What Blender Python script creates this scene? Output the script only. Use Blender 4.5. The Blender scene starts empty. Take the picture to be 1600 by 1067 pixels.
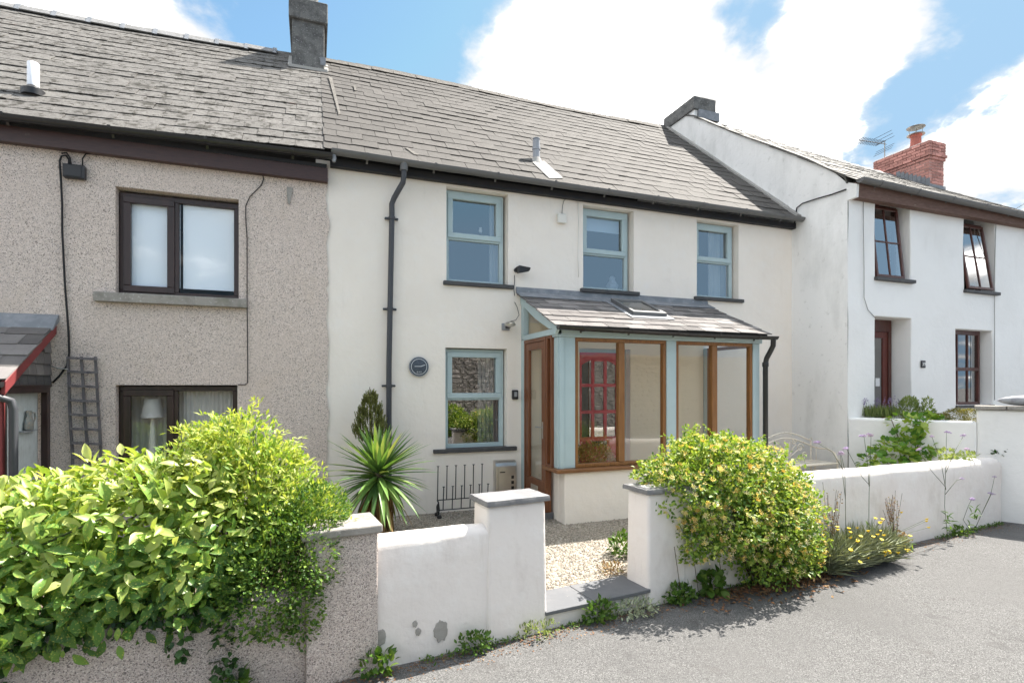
import bpy, math, random
import numpy as np
from mathutils import Vector, Matrix, noise

random.seed(7)
rng = np.random.default_rng(7)
SC = bpy.context.scene
COL = SC.collection

# ------------------------------------------------------------------ camera, sky, sun, exposure
FPX, VPX, HOR = 835.0, 3050.0, 602.0             # focal length (px of a 1600 wide frame), facade vanishing point, horizon row
TH = math.atan(FPX / (VPX - 800.0))
ST, CT = math.sin(TH), math.cos(TH)
CAM = Vector((0.0, -7.2, 1.74))
cd = bpy.data.cameras.new("camera")
cam = bpy.data.objects.new("camera", cd)
COL.objects.link(cam)
cam.location = CAM
cam.rotation_euler = (math.pi / 2, 0, -TH)
cd.sensor_width = 36.0
cd.lens = FPX / 1600 * 36
cd.shift_y = (HOR - 533.5) / 1600
cd.clip_start, cd.clip_end = 0.05, 3000
SC.camera = cam

SUN_TO = Vector((0.66, 0.21, 1.0)).normalized()  # direction to the sun: behind the houses, from the right
SUN_EL = math.asin(SUN_TO.z)
SUN_AZ = math.atan2(SUN_TO.x, SUN_TO.y)          # clockwise from +Y
SKY_STRENGTH = 0.15
SUN_STRENGTH = 2.0
EXPOSURE = 2.86
CLOUD = 11.6

def ray(px, py):
    a, b = (px - 800) / FPX, (HOR - py) / FPX
    return Vector((ST + a * CT, CT - a * ST, b))

wd = bpy.data.worlds.new("World")
SC.world = wd
wd.use_nodes = True
nt = wd.node_tree
nt.nodes.clear()
def N(t, typ, **kw):
    n = t.nodes.new(typ)
    for k, v in kw.items():
        if k == 'ins':
            for kk, vv in v.items():
                n.inputs[kk].default_value = vv
        else:
            setattr(n, k, v)
    return n
def mathn(t, op, a, b=None, clamp=False):
    n = t.nodes.new('ShaderNodeMath'); n.operation = op; n.use_clamp = clamp
    for i, v in enumerate((a, b)):
        if v is None: continue
        if isinstance(v, (int, float)): n.inputs[i].default_value = v
        else: t.links.new(v, n.inputs[i])
    return n.outputs[0]
def mixc(t, fac, a, b, typ='MIX'):
    n = t.nodes.new('ShaderNodeMix'); n.data_type = 'RGBA'; n.blend_type = typ
    for sock, v in ((n.inputs[0], fac), (n.inputs[6], a), (n.inputs[7], b)):
        if isinstance(v, (int, float)): sock.default_value = v
        elif isinstance(v, tuple): sock.default_value = (v + (1,))[:4]
        else: t.links.new(v, sock)
    return n.outputs[2]
def maprange(t, v, a, b, c=0.0, d=1.0, smooth=False):
    n = t.nodes.new('ShaderNodeMapRange')
    if smooth: n.interpolation_type = 'SMOOTHSTEP'
    t.links.new(v, n.inputs[0])
    for i, x in zip((1, 2, 3, 4), (a, b, c, d)): n.inputs[i].default_value = x
    return n.outputs[0]

sky = N(nt, 'ShaderNodeTexSky', sky_type='NISHITA', sun_disc=False, sun_elevation=SUN_EL, sun_rotation=SUN_AZ,
        altitude=50, air_density=1.0, dust_density=0.6, ozone_density=1.6)
tc = N(nt, 'ShaderNodeTexCoord')
sep = N(nt, 'ShaderNodeSeparateXYZ'); nt.links.new(tc.outputs['Generated'], sep.inputs[0])
zz = mathn(nt, 'MAXIMUM', mathn(nt, 'ADD', sep.outputs[2], 0.32), 0.08)
cmb = N(nt, 'ShaderNodeCombineXYZ')
nt.links.new(mathn(nt, 'DIVIDE', sep.outputs[0], zz), cmb.inputs[0])
nt.links.new(mathn(nt, 'DIVIDE', sep.outputs[1], zz), cmb.inputs[1])
n1 = N(nt, 'ShaderNodeTexNoise', ins={'Scale': 3.6, 'Detail': 13.0, 'Roughness': 0.58, 'Distortion': 0.15})
nt.links.new(cmb.outputs[0], n1.inputs['Vector'])
tot = n1.outputs['Fac']
# clouds of the day: where they stand in the sky (direction, size, weight)
for px, py, r, w in ((880, 120, 150, .20), (700, 150, 90, .16), (640, 95, 50, .10), (1080, 130, 110, .18), (1000, 40, 90, .14), (1310, 120, 90, .22), (1240, 165, 70, .12), (190, 10, 170, .24),
                     (610, 20, 110, -.30), (480, 70, 110, -.34), (760, 30, 60, -.14), (1190, 50, 55, -.22), (1480, 70, 75, -.30), (1575, 100, 50, .06), (1400, 30, 60, .06),
                     (1540, 210, 90, .20), (1480, 190, 60, .12), (1385, 215, 60, -.26), (1205, 85, 40, -.19), (1020, 160, 35, -.10), (960, 75, 30, -.08), (1590, 20, 50, -.14), (1110, 35, 40, -.10), (1300, 30, 60, .10)):
    d = ray(px, py).normalized()
    vd = N(nt, 'ShaderNodeVectorMath', operation='DOT_PRODUCT'); nt.links.new(tc.outputs['Generated'], vd.inputs[0])
    vd.inputs[1].default_value = d
    k = 1.0 / ((r / FPX) ** 2)
    g = mathn(nt, 'EXPONENT', mathn(nt, 'MULTIPLY', mathn(nt, 'SUBTRACT', vd.outputs['Value'], 1.0), k * 1.2))
    tot = mathn(nt, 'ADD', tot, mathn(nt, 'MULTIPLY', g, w))
for px, py in ((745, 370), (950, 390), (1120, 410), (700, 250), (1000, 300)):   # clear sky behind the camera, as the upstairs panes mirror it
    d = ray(px, py); d.y = -d.y; d.normalize()
    vd = N(nt, 'ShaderNodeVectorMath', operation='DOT_PRODUCT'); nt.links.new(tc.outputs['Generated'], vd.inputs[0])
    vd.inputs[1].default_value = d
    g = mathn(nt, 'EXPONENT', mathn(nt, 'MULTIPLY', mathn(nt, 'SUBTRACT', vd.outputs['Value'], 1.0), 40.0))
    tot = mathn(nt, 'SUBTRACT', tot, mathn(nt, 'MULTIPLY', g, .22))
mask = maprange(nt, tot, 0.42, 0.60, smooth=True)
n2 = N(nt, 'ShaderNodeTexNoise', ins={'Scale': 3.0, 'Detail': 7.0, 'Roughness': 0.55})
nt.links.new(cmb.outputs[0], n2.inputs['Vector'])
shade = mathn(nt, 'ADD', 0.088, mathn(nt, 'MULTIPLY', maprange(nt, n2.outputs['Fac'], 0.42, 0.66, 0.0, .88, smooth=True), maprange(nt, tot, 0.48, 0.64, 0.0, 1.0, smooth=True)))
cl = N(nt, 'ShaderNodeVectorMath', operation='SCALE'); cl.inputs[0].default_value = (CLOUD * 1.0, CLOUD * .975, CLOUD * .945)
nt.links.new(shade, cl.inputs['Scale'])
hsv = N(nt, 'ShaderNodeHueSaturation', ins={'Saturation': 1.0, 'Value': .22})
nt.links.new(sky.outputs[0], hsv.inputs['Color'])
skyt = mixc(nt, 1.0, hsv.outputs[0], (0.92, 1.08, 0.98), 'MULTIPLY')
skyt = mixc(nt, 1.0, skyt, (0.385, 0.61, 0.85), 'DARKEN')
col = mixc(nt, mathn(nt, 'MULTIPLY', mask, 0.97), skyt, cl.outputs[0])
bg = N(nt, 'ShaderNodeBackground', ins={'Strength': SKY_STRENGTH})
nt.links.new(col, bg.inputs['Color'])
wo = N(nt, 'ShaderNodeOutputWorld'); nt.links.new(bg.outputs[0], wo.inputs['Surface'])

sl = bpy.data.lights.new("sun", 'SUN'); sl.energy = SUN_STRENGTH; sl.angle = math.radians(0.5); sl.color = (1.0, 0.94, 0.86)
sun = bpy.data.objects.new("sun", sl); COL.objects.link(sun)
sun.rotation_euler = (-SUN_TO).to_track_quat('-Z', 'Y').to_euler()
sun.location = SUN_TO * 40
SC.view_settings.view_transform = 'Standard'
SC.view_settings.look = 'None'
SC.view_settings.exposure = EXPOSURE
SC.view_settings.gamma = 1.0
SC.view_settings.use_curve_mapping = False
SC.render.engine = 'CYCLES'
SC.cycles.max_bounces = 8
SC.cycles.transparent_max_bounces = 12
SC.cycles.use_denoising = True
SC.cycles.sample_clamp_indirect = 8.0

# ------------------------------------------------------------------ surveying: photo pixel -> point on a real plane
def onY(px, py, y):
    d = ray(px, py); return CAM + d * ((y - CAM.y) / d.y)
def onX(px, py, x):
    d = ray(px, py); return CAM + d * ((x - CAM.x) / d.x)
def onZ(px, py, z):
    d = ray(px, py); return CAM + d * ((z - CAM.z) / d.z)
def onPlane(px, py, p, n):
    d = ray(px, py); return CAM + d * ((p - CAM).dot(n) / d.dot(n))
def project(p):
    v = Vector(p) - CAM
    z = v.x * ST + v.y * CT; x = v.x * CT - v.y * ST
    if z < .05: return (-9999, -9999, z)
    return (800 + FPX * x / z, HOR - FPX * v.z / z, z)
def nz(x, y=0.0, z=0.0): return noise.noise(Vector((x, y, z)))

# ------------------------------------------------------------------ materials
MATS = {}
def M(name, base, rough=0.7, spec=0.3, metal=0.0, layers=(), bump=(), rnd=0.0, attr=None, transl=0.0, coat=0.0, wood=None, voro=None):
    """layers: (colour, scale, lo, hi, strength[, stretch]); bump: (scale, strength, distance[, detail])"""
    m = bpy.data.materials.new(name); m.use_nodes = True
    t = m.node_tree; t.nodes.clear()
    out = t.nodes.new('ShaderNodeOutputMaterial')
    p = t.nodes.new('ShaderNodeBsdfPrincipled')
    geo = t.nodes.new('ShaderNodeNewGeometry')
    pos = geo.outputs['Position']
    c = None
    base = tuple(base)
    if voro:
        sc, cols = voro
        v = N(t, 'ShaderNodeTexVoronoi', ins={'Scale': sc}); t.links.new(pos, v.inputs['Vector'])
        sp = N(t, 'ShaderNodeSeparateColor'); t.links.new(v.outputs['Color'], sp.inputs[0])
        r = N(t, 'ShaderNodeValToRGB'); r.color_ramp.interpolation = 'CONSTANT'
        els = r.color_ramp.elements
        while len(els) < len(cols): els.new(0.5)
        for i, (at, cc) in enumerate(cols):
            els[i].position = at; els[i].color = tuple(cc) + (1,)
        t.links.new(sp.outputs[0], r.inputs[0])
        c = r.outputs[0]
        VD = v.outputs['Distance']
    if wood:
        wsc, wcol, ax = wood
        mp = N(t, 'ShaderNodeMapping'); mp.inputs['Scale'].default_value = ax
        t.links.new(pos, mp.inputs[0])
        wn = N(t, 'ShaderNodeTexNoise', ins={'Scale': wsc, 'Detail': 5.0, 'Roughness': .6}); t.links.new(mp.outputs[0], wn.inputs['Vector'])
        c = mixc(t, maprange(t, wn.outputs['Fac'], .35, .65), base, wcol)
    for L in layers:
        colr, sc, lo, hi, st = L[:5]
        vec = pos
        if len(L) > 5:
            mp = N(t, 'ShaderNodeMapping'); mp.inputs['Scale'].default_value = L[5]; t.links.new(pos, mp.inputs[0]); vec = mp.outputs[0]
        n = N(t, 'ShaderNodeTexNoise', ins={'Scale': sc, 'Detail': 6.0, 'Roughness': .62}); t.links.new(vec, n.inputs['Vector'])
        f = maprange(t, n.outputs['Fac'], lo, hi, 0, st)
        c = mixc(t, f, c if c is not None else base, tuple(colr))
    if rnd or attr:
        if attr:
            a = N(t, 'ShaderNodeAttribute', attribute_name='rnd'); rv = a.outputs['Fac']
        else:
            oi = t.nodes.new('ShaderNodeObjectInfo'); rv = oi.outputs['Random']
        if isinstance(rnd, (list, tuple)):
            r = N(t, 'ShaderNodeValToRGB'); els = r.color_ramp.elements
            while len(els) < len(rnd): els.new(0.5)
            for i, cc in enumerate(rnd):
                els[i].position = i / (len(rnd) - 1); els[i].color = tuple(cc) + (1,)
            t.links.new(rv, r.inputs[0])
            if c is None: c = r.outputs[0]
            else: c = mixc(t, 1.0, c, r.outputs[0], 'MULTIPLY')
        else:
            b = maprange(t, rv, 0, 1, 1 - rnd, 1 + rnd)
            hs = N(t, 'ShaderNodeHueSaturation'); t.links.new(b, hs.inputs['Value'])
            if c is None: hs.inputs['Color'].default_value = base + (1,)
            else: t.links.new(c, hs.inputs['Color'])
            c = hs.outputs[0]
    if c is None: p.inputs['Base Color'].default_value = base + (1,)
    else: t.links.new(c, p.inputs['Base Color'])
    p.inputs['Roughness'].default_value = rough
    p.inputs['Specular IOR Level'].default_value = spec
    p.inputs['Metallic'].default_value = metal
    p.inputs['Coat Weight'].default_value = coat
    prev = None
    for B in bump:
        sc, st, dist = B[:3]
        bn = N(t, 'ShaderNodeBump', ins={'Strength': st, 'Distance': dist})
        if sc == 'voro':
            h = mathn(t, 'SUBTRACT', 1.0, VD); t.links.new(h, bn.inputs['Height'])
        else:
            n = N(t, 'ShaderNodeTexNoise', ins={'Scale': sc, 'Detail': B[3] if len(B) > 3 else 4.0, 'Roughness': .55})
            t.links.new(pos, n.inputs['Vector']); t.links.new(n.outputs['Fac'], bn.inputs['Height'])
        if prev is not None: t.links.new(prev, bn.inputs['Normal'])
        prev = bn.outputs[0]
    if prev is not None: t.links.new(prev, p.inputs['Normal'])
    if transl > 0:
        tr = t.nodes.new('ShaderNodeBsdfTranslucent')
        if c is None: tr.inputs[0].default_value = base + (1,)
        else:
            g = mixc(t, 1.0, c, (1.25, 1.15, .5), 'MULTIPLY'); t.links.new(g, tr.inputs[0])
        mx = N(t, 'ShaderNodeMixShader'); mx.inputs[0].default_value = transl
        t.links.new(p.outputs[0], mx.inputs[1]); t.links.new(tr.outputs[0], mx.inputs[2])
        t.links.new(mx.outputs[0], out.inputs[0])
    else:
        t.links.new(p.outputs[0], out.inputs[0])
    MATS[name] = m
    return m

def glass(name, tint=(1, 1, 1), lo=0.12, ripple=0.0, rough=0.0, hi=1.0):
    m = bpy.data.materials.new(name); m.use_nodes = True
    t = m.node_tree; t.nodes.clear()
    out = t.nodes.new('ShaderNodeOutputMaterial')
    tr = N(t, 'ShaderNodeBsdfTransparent'); tr.inputs[0].default_value = tuple(tint) + (1,)
    gl = N(t, 'ShaderNodeBsdfGlossy'); gl.inputs['Roughness'].default_value = rough
    fr = N(t, 'ShaderNodeLayerWeight', ins={'Blend': 0.5})                 # Schlick curve, the same from both sides of the thin pane
    f = maprange(t, mathn(t, 'POWER', fr.outputs['Facing'], 5.0), 0.0, 1.0, lo, hi)
    mx = t.nodes.new('ShaderNodeMixShader')
    t.links.new(f, mx.inputs[0]); t.links.new(tr.outputs[0], mx.inputs[1]); t.links.new(gl.outputs[0], mx.inputs[2])
    if ripple:
        geo = t.nodes.new('ShaderNodeNewGeometry')
        n = N(t, 'ShaderNodeTexNoise', ins={'Scale': 2.2, 'Detail': 1.0}); t.links.new(geo.outputs['Position'], n.inputs['Vector'])
        bn = N(t, 'ShaderNodeBump', ins={'Strength': 1.0, 'Distance': ripple}); t.links.new(n.outputs['Fac'], bn.inputs['Height'])
        t.links.new(bn.outputs[0], gl.inputs['Normal'])
    t.links.new(mx.outputs[0], out.inputs[0])
    MATS[name] = m
    return m

# ------------------------------------------------------------------ object helpers
def world_of(o):
    m = Matrix.LocRotScale(o.location, o.rotation_euler, o.scale) if not o.get('_b') else o.matrix_basis.copy()
    m = o.matrix_basis.copy()
    if o.parent is None: return m
    return world_of(o.parent) @ o.matrix_parent_inverse @ m
def adopt(o, p):
    o.parent = p
    o.matrix_parent_inverse = world_of(p).inverted()
def tag(o, label=None, cat=None, group=None, kind=None):
    if label: o['label'] = label
    if cat: o['category'] = cat
    if group: o['group'] = group
    if kind: o['kind'] = kind
    return o
def thing(name, loc, label, cat, group=None):
    o = bpy.data.objects.new(name, None); COL.objects.link(o)
    o.location = loc; o.empty_display_size = .2
    return tag(o, label, cat, group)
def link(name, mesh, parent=None, mtx=None):
    o = bpy.data.objects.new(name, mesh); COL.objects.link(o)
    if mtx is not None: o.matrix_basis = mtx
    if parent is not None: adopt(o, parent)
    return o

class MB:
    def __init__(s): s.v = []; s.f = []
    def add(s, vs, fs):
        o = len(s.v); s.v += [tuple(q) for q in vs]; s.f += [tuple(i + o for i in f) for f in fs]; return s
    def box(s, x0, x1, y0, y1, z0, z1):
        x0, x1 = min(x0, x1), max(x0, x1); y0, y1 = min(y0, y1), max(y0, y1); z0, z1 = min(z0, z1), max(z0, z1)
        return s.add([(x0, y0, z0), (x1, y0, z0), (x1, y1, z0), (x0, y1, z0), (x0, y0, z1), (x1, y0, z1), (x1, y1, z1), (x0, y1, z1)],
                     [(0, 3, 2, 1), (4, 5, 6, 7), (0, 1, 5, 4), (1, 2, 6, 5), (2, 3, 7, 6), (3, 0, 4, 7)])
    def hexa(s, p):   # eight corners: bottom 4 (ccw), top 4
        return s.add(p, [(0, 3, 2, 1), (4, 5, 6, 7), (0, 1, 5, 4), (1, 2, 6, 5), (2, 3, 7, 6), (3, 0, 4, 7)])
    def beam(s, a, b, w, h, up=(0, 0, 1)):
        a, b = Vector(a), Vector(b); d = (b - a).normalized(); u = Vector(up)
        r = d.cross(u)
        if r.length < 1e-4: r = d.cross(Vector((0, 1, 0)))
        r.normalize(); u = r.cross(d)
        r, u = r * w / 2, u * h / 2
        return s.hexa([a - r - u, a + r - u, b + r - u, b - r - u, a - r + u, a + r + u, b + r + u, b - r + u])
    def tube(s, pts, r, n=8, caps=True):
        pts = [Vector(p) for p in pts]; rs = r if isinstance(r, (list, tuple)) else [r] * len(pts)
        o = len(s.v); prev = None
        for i, p in enumerate(pts):
            d = (pts[min(i + 1, len(pts) - 1)] - pts[max(i - 1, 0)])
            d = d.normalized() if d.length > 1e-9 else Vector((0, 0, 1))
            if prev is None:
                u = d.orthogonal().normalized()
            else:
                u = prev - d * prev.dot(d)
                u = u.normalized() if u.length > 1e-6 else d.orthogonal().normalized()
            prev = u; w = d.cross(u)
            for k in range(n):
                a = 2 * math.pi * k / n
                s.v.append(tuple(p + (u * math.cos(a) + w * math.sin(a)) * rs[i]))
        for i in range(len(pts) - 1):
            for k in range(n):
                k2 = (k + 1) % n
                s.f.append((o + i * n + k, o + i * n + k2, o + (i + 1) * n + k2, o + (i + 1) * n + k))
        if caps:
            s.f.append(tuple(o + k for k in range(n))[::-1]); s.f.append(tuple(o + (len(pts) - 1) * n + k for k in range(n)))
        return s
    def lathe(s, c, prof, n=20, axis=(0, 0, 1)):
        ax = Vector(axis).normalized(); u = ax.orthogonal().normalized(); w = ax.cross(u); c = Vector(c); o = len(s.v)
        for r, h in prof:
            for k in range(n):
                a = 2 * math.pi * k / n
                s.v.append(tuple(c + ax * h + (u * math.cos(a) + w * math.sin(a)) * r))
        for i in range(len(prof) - 1):
            for k in range(n):
                k2 = (k + 1) % n
                s.f.append((o + i * n + k, o + i * n + k2, o + (i + 1) * n + k2, o + (i + 1) * n + k))
        s.f.append(tuple(o + k for k in range(n))[::-1]); s.f.append(tuple(o + (len(prof) - 1) * n + k for k in range(n)))
        return s
    def ring(s, x0, x1, z0, z1, w, y0, y1, wb=None, wt=None):   # rectangular frame in the xz plane
        wb = w if wb is None else wb; wt = w if wt is None else wt
        s.box(x0, x1, y0, y1, z0, z0 + wb); s.box(x0, x1, y0, y1, z1 - wt, z1)
        s.box(x0, x0 + w, y0, y1, z0 + wb, z1 - wt); s.box(x1 - w, x1, y0, y1, z0 + wb, z1 - wt)
        return s
    def ringX(s, y0, y1, z0, z1, w, x0, x1, wb=None):           # frame in the yz plane
        wb = w if wb is None else wb
        s.box(x0, x1, y0, y1, z0, z0 + wb); s.box(x0, x1, y0, y1, z1 - w, z1)
        s.box(x0, x1, y0, y0 + w, z0 + wb, z1 - w); s.box(x0, x1, y1 - w, y1, z0 + wb, z1 - w)
        return s
    def prism(s, poly, a, b):    # polygon given as 3D points, extruded by the vector b - a
        a, b = Vector(a), Vector(b); n = len(poly); o = len(s.v)
        for p in poly: s.v.append(tuple(Vector(p) + a))
        for p in poly: s.v.append(tuple(Vector(p) + b))
        s.f.append(tuple(o + i for i in range(n))[::-1]); s.f.append(tuple(o + n + i for i in range(n)))
        for i in range(n):
            j = (i + 1) % n
            s.f.append((o + i, o + j, o + n + j, o + n + i))
        return s
    def mesh(s, name, mat, smooth=False):
        me = bpy.data.meshes.new(name); me.from_pydata(s.v, [], s.f)
        me.materials.append(MATS[mat] if isinstance(mat, str) else mat)
        import bmesh
        bm = bmesh.new(); bm.from_mesh(me); bmesh.ops.recalc_face_normals(bm, faces=bm.faces[:]); bm.to_mesh(me); bm.free()
        if smooth:
            me.polygons.foreach_set('use_smooth', [True] * len(me.polygons))
            if smooth != 'all': me.set_sharp_from_angle(angle=math.radians(50))
        me.update(); return me
    def build(s, name, mat, parent=None, smooth=False, bev=0.0, seg=1, label=None, kind=None):
        o = link(name, s.mesh(name, mat, smooth), parent)
        if bev:
            b = o.modifiers.new('bevel', 'BEVEL'); b.width = bev; b.segments = seg; b.limit_method = 'ANGLE'; b.angle_limit = math.radians(40)
        if label: o['label'] = label
        if kind: o['kind'] = kind
        return o

def wall_grid(mb, x0, x1, z0, z1f, holes, y, depth, cell=.2, amp=.006, edge=None):
    """front of an old wall with real openings and reveals; z1f gives the top at x, edge(z) shifts the far end"""
    xs = {round(x0, 4), round(x1, 4)}; zs = {round(z0, 4)}
    for h in holes: xs |= {round(h[0], 4), round(h[1], 4)}; zs |= {round(h[2], 4), round(h[3], 4)}
    def fill(S, lo, hi, c):
        S = sorted(S); out = []
        for a, b in zip(S, S[1:] + [hi]):
            if b <= a: continue
            n = max(1, int(round((b - a) / c)))
            out += [a + (b - a) * i / n for i in range(n)]
        return sorted(set(out + [hi]))
    zt = min(z1f(x0), z1f(x1))
    X = fill(xs, x0, x1, cell); Z = fill(zs, z0, zt - .02, cell if edge is None else .07)
    inh = lambda cx, cz: any(h[0] - 1e-4 < cx < h[1] + 1e-4 and h[2] - 1e-4 < cz < h[3] + 1e-4 for h in holes)
    def vert(x, z, last):
        yy = y + amp * nz(x * 1.3 + 5, z * 1.3, y) * 1.6
        xx = x
        if edge and abs(x - x1) < 1e-4: xx = x + edge(z)
        if last: z = z1f(x)
        return (xx, yy, z)
    o = len(mb.v); nx, nzz = len(X), len(Z)
    for j, z in enumerate(Z):
        for x in X: mb.v.append(vert(x, z, j == nzz - 1))
    I = lambda i, j: o + j * nx + i
    for j in range(nzz - 1):
        for i in range(nx - 1):
            if not inh((X[i] + X[i + 1]) / 2, (Z[j] + Z[j + 1]) / 2):
                mb.f.append((I(i, j), I(i + 1, j), I(i + 1, j + 1), I(i, j + 1)))
    near = lambda A, v: min(range(len(A)), key=lambda i: abs(A[i] - v))
    for h in holes:
        i0, i1, j0, j1 = near(X, h[0]), near(X, h[1]), near(Z, h[2]), near(Z, h[3])
        loop = [(i, j0) for i in range(i0, i1)] + [(i1, j) for j in range(j0, j1)] + [(i, j1) for i in range(i1, i0, -1)] + [(i0, j) for j in range(j1, j0, -1)]
        sp = h[4] if len(h) > 4 else 0.0
        b = len(mb.v); cx, cz = (h[0] + h[1]) / 2, (h[2] + h[3]) / 2
        for i, j in loop:
            v = mb.v[I(i, j)]; xx, zz_ = v[0], v[2]
            mb.v.append((xx + sp * (1 if xx < cx - .01 else (-1 if xx > cx + .01 else 0)) * (abs(xx - cx) > (h[1] - h[0]) * .49), y + depth, zz_))
        n = len(loop)
        for k in range(n):
            k2 = (k + 1) % n
            mb.f.append((I(*loop[k]), b + k, b + k2, I(*loop[k2])))
    return mb

# ------------------------------------------------------------------ foliage
def leaf_template(kind):
    if kind == 'small':      # folded diamond, 4 triangles
        v = [(0, 0, 0), (.5, -.5, .06), (.5, 0, 0), (.5, .5, .06), (1, 0, -.05)]
        f = [(0, 1, 2), (0, 2, 3), (1, 4, 2), (2, 4, 3)]
    elif kind == 'oval':
        v = [(0, 0, 0), (.25, -.38, .08), (.25, 0, 0), (.25, .38, .08), (.6, -.45, .07), (.6, 0, -.02), (.6, .45, .07), (1, 0, -.12)]
        f = [(0, 1, 2), (0, 2, 3), (1, 4, 5, 2), (2, 5, 6, 3), (4, 7, 5), (5, 7, 6)]
    else:                    # long pointed evergreen leaf
        pr = [(0, .03), (.15, .28), (.38, .48), (.6, .46), (.8, .28), (1, 0)]
        v = []; f = []
        for t, w in pr:
            dz = -.22 * t * t
            v += [(t, -w, dz + w * .22), (t, 0, dz), (t, w, dz + w * .22)]
        for i in range(5):
            a = i * 3
            f += [(a, a + 3, a + 4, a + 1), (a + 1, a + 4, a + 5, a + 2)]
    return np.array(v, float), f
def leaves_mesh(name, mat, P, D, Nn, L, W, kind='small', rndv=None):
    tv, tf = leaf_template(kind)
    n = len(P); D = D / np.linalg.norm(D, axis=1, keepdims=True)
    S = np.cross(Nn, D); S /= np.maximum(np.linalg.norm(S, axis=1, keepdims=True), 1e-6)
    U = np.cross(D, S)
    L = np.broadcast_to(L, (n,))[:, None, None]; W = np.broadcast_to(W, (n,))[:, None, None]
    V = P[:, None, :] + D[:, None, :] * tv[None, :, 0:1] * L + S[:, None, :] * tv[None, :, 1:2] * W + U[:, None, :] * tv[None, :, 2:3] * L
    k = len(tv)
    V = V.reshape(-1, 3)
    me = bpy.data.meshes.new(name)
    lt = np.array([len(q) for q in tf]); flat = np.concatenate([np.array(q) for q in tf])
    loops = (flat[None, :] + (np.arange(n) * k)[:, None]).reshape(-1)
    tots = np.tile(lt, n); starts = np.concatenate([[0], np.cumsum(tots)[:-1]])
    me.vertices.add(n * k); me.vertices.foreach_set('co', V.ravel())
    me.loops.add(len(loops)); me.loops.foreach_set('vertex_index', loops.astype(np.int32))
    me.polygons.add(len(tots)); me.polygons.foreach_set('loop_start', starts.astype(np.int32)); me.polygons.foreach_set('loop_total', tots.astype(np.int32))
    me.materials.append(MATS[mat])
    me.update(calc_edges=True)
    r = rng.random(n) if rndv is None else rndv
    at = me.attributes.new('rnd', 'FLOAT', 'POINT'); at.data.foreach_set('value', np.repeat(r, k).astype(np.float32))
    me.polygons.foreach_set('use_smooth', np.ones(len(tots), bool))
    return me
def unit(n):
    v = rng.normal(size=(n, 3)); return v / np.linalg.norm(v, axis=1, keepdims=True)
def shell(ells, n, rlo=.72, rhi=1.03, rough=.12, zmin=-9):
    """points through the outer layer of a crown made of ellipsoids (cx,cy,cz,rx,ry,rz); returns points and outward normals"""
    E = np.array(ells); w = (E[:, 3] * E[:, 4] + E[:, 4] * E[:, 5] + E[:, 3] * E[:, 5]); w /= w.sum()
    Ps, Ns = [], []
    tot = 0
    while tot < n:
        m = n * 2
        idx = rng.choice(len(E), m, p=w); u = unit(m)
        rr = rlo + (rhi - rlo) * rng.random(m) ** .6
        e = E[idx]
        bump = np.array([nz(a * 2.1 + i * 7, b * 2.1, c * 2.1) for (a, b, c), i in zip(u, idx)]) * rough
        P = e[:, :3] + u * e[:, 3:] * (rr + bump)[:, None]
        keep = P[:, 2] > zmin
        for q in E:
            d = np.linalg.norm((P - q[:3]) / q[3:], axis=1); keep &= (d > rlo - .12)
        nn = u / e[:, 3:]; nn /= np.linalg.norm(nn, axis=1, keepdims=True)
        Ps.append(P[keep]); Ns.append(nn[keep]); tot += keep.sum()
    return np.concatenate(Ps)[:n], np.concatenate(Ns)[:n]
# ------------------------------------------------------------------ material list
M('road_asphalt', (0.121, 0.120, 0.119), rough=.93, spec=.2, voro=(185, [(0, (0.065, 0.064, 0.063)), (.16, (0.103, 0.102, 0.101)), (.5, (0.129, 0.128, 0.125)), (.84, (0.195, 0.193, 0.189))]),
  layers=[((0.082, 0.081, 0.080), .9, .46, .66, .5), ((0.142, 0.140, 0.137), .45, .48, .68, .5), ((0.076, 0.070, 0.065), 5, .60, .74, .45), ((0.068, 0.066, 0.065), 1.6, .62, .66, .35), ((0.164, 0.159, 0.156), 14, .60, .72, .4)],
  bump=[('voro', .6, .005), (3, .3, .02), (0.737, 0.319, 0.065)])
M('earth', (.10, .075, .055), rough=.95, layers=[((.2, .16, .12), 25, .5, .6, .7), ((.05, .04, .03), 9, .5, .65, .6)], bump=[(60, .8, .01)])
M('gravel_bed', (0.243, 0.218, 0.182), rough=.9, voro=(60, [(0, (0.158, 0.134, 0.103)), (.2, (0.303, 0.267, 0.218)), (.5, (0.400, 0.363, 0.303)), (.8, (0.231, 0.200, 0.164))]), bump=[('voro', 1.0, .012)])
M('pebble', (0.314, 0.282, 0.238), rough=.8, attr=True, rnd=[(0.188, 0.163, 0.132), (0.390, 0.351, 0.296), (0.490, 0.452, 0.390), (0.289, 0.252, 0.207), (0.226, 0.207, 0.188)])
M('cream_render', (0.852, 0.789, 0.715), rough=.88, spec=.2, layers=[((0.771, 0.703, 0.630), .9, .45, .7, .5), ((0.670, 0.603, 0.540), 2.3, .60, .8, .35), ((0.842, 0.804, 0.760), 5, .5, .7, .4), ((0.609, 0.552, 0.490), 6, .60, .78, .32, (1, 1, .16))],
  bump=[(2.4, .45, .035), (6.5, .4, .014), (17, .3, .007), (160, .3, .0018)])
M('white_render', (.83, .825, .81), rough=.88, spec=.2, layers=[((.74, .73, .71), .8, .48, .7, .5), ((.62, .60, .57), 3, .62, .8, .35, (1, 1, .25))],
  bump=[(2.0, .45, .04), (7, .4, .014), (15, .25, .008), (160, .25, .0016)])
M('gable_render', (.84, .835, .82), rough=.9, spec=.2, layers=[((.6, .6, .58), 2.2, .48, .68, .55, (1, 1, .35)), ((.4, .4, .38), 9, .6, .75, .4), ((.25, .25, .24), 30, .66, .74, .4)],
  bump=[(2.0, .3, .03), (13, .4, .012)])
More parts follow.
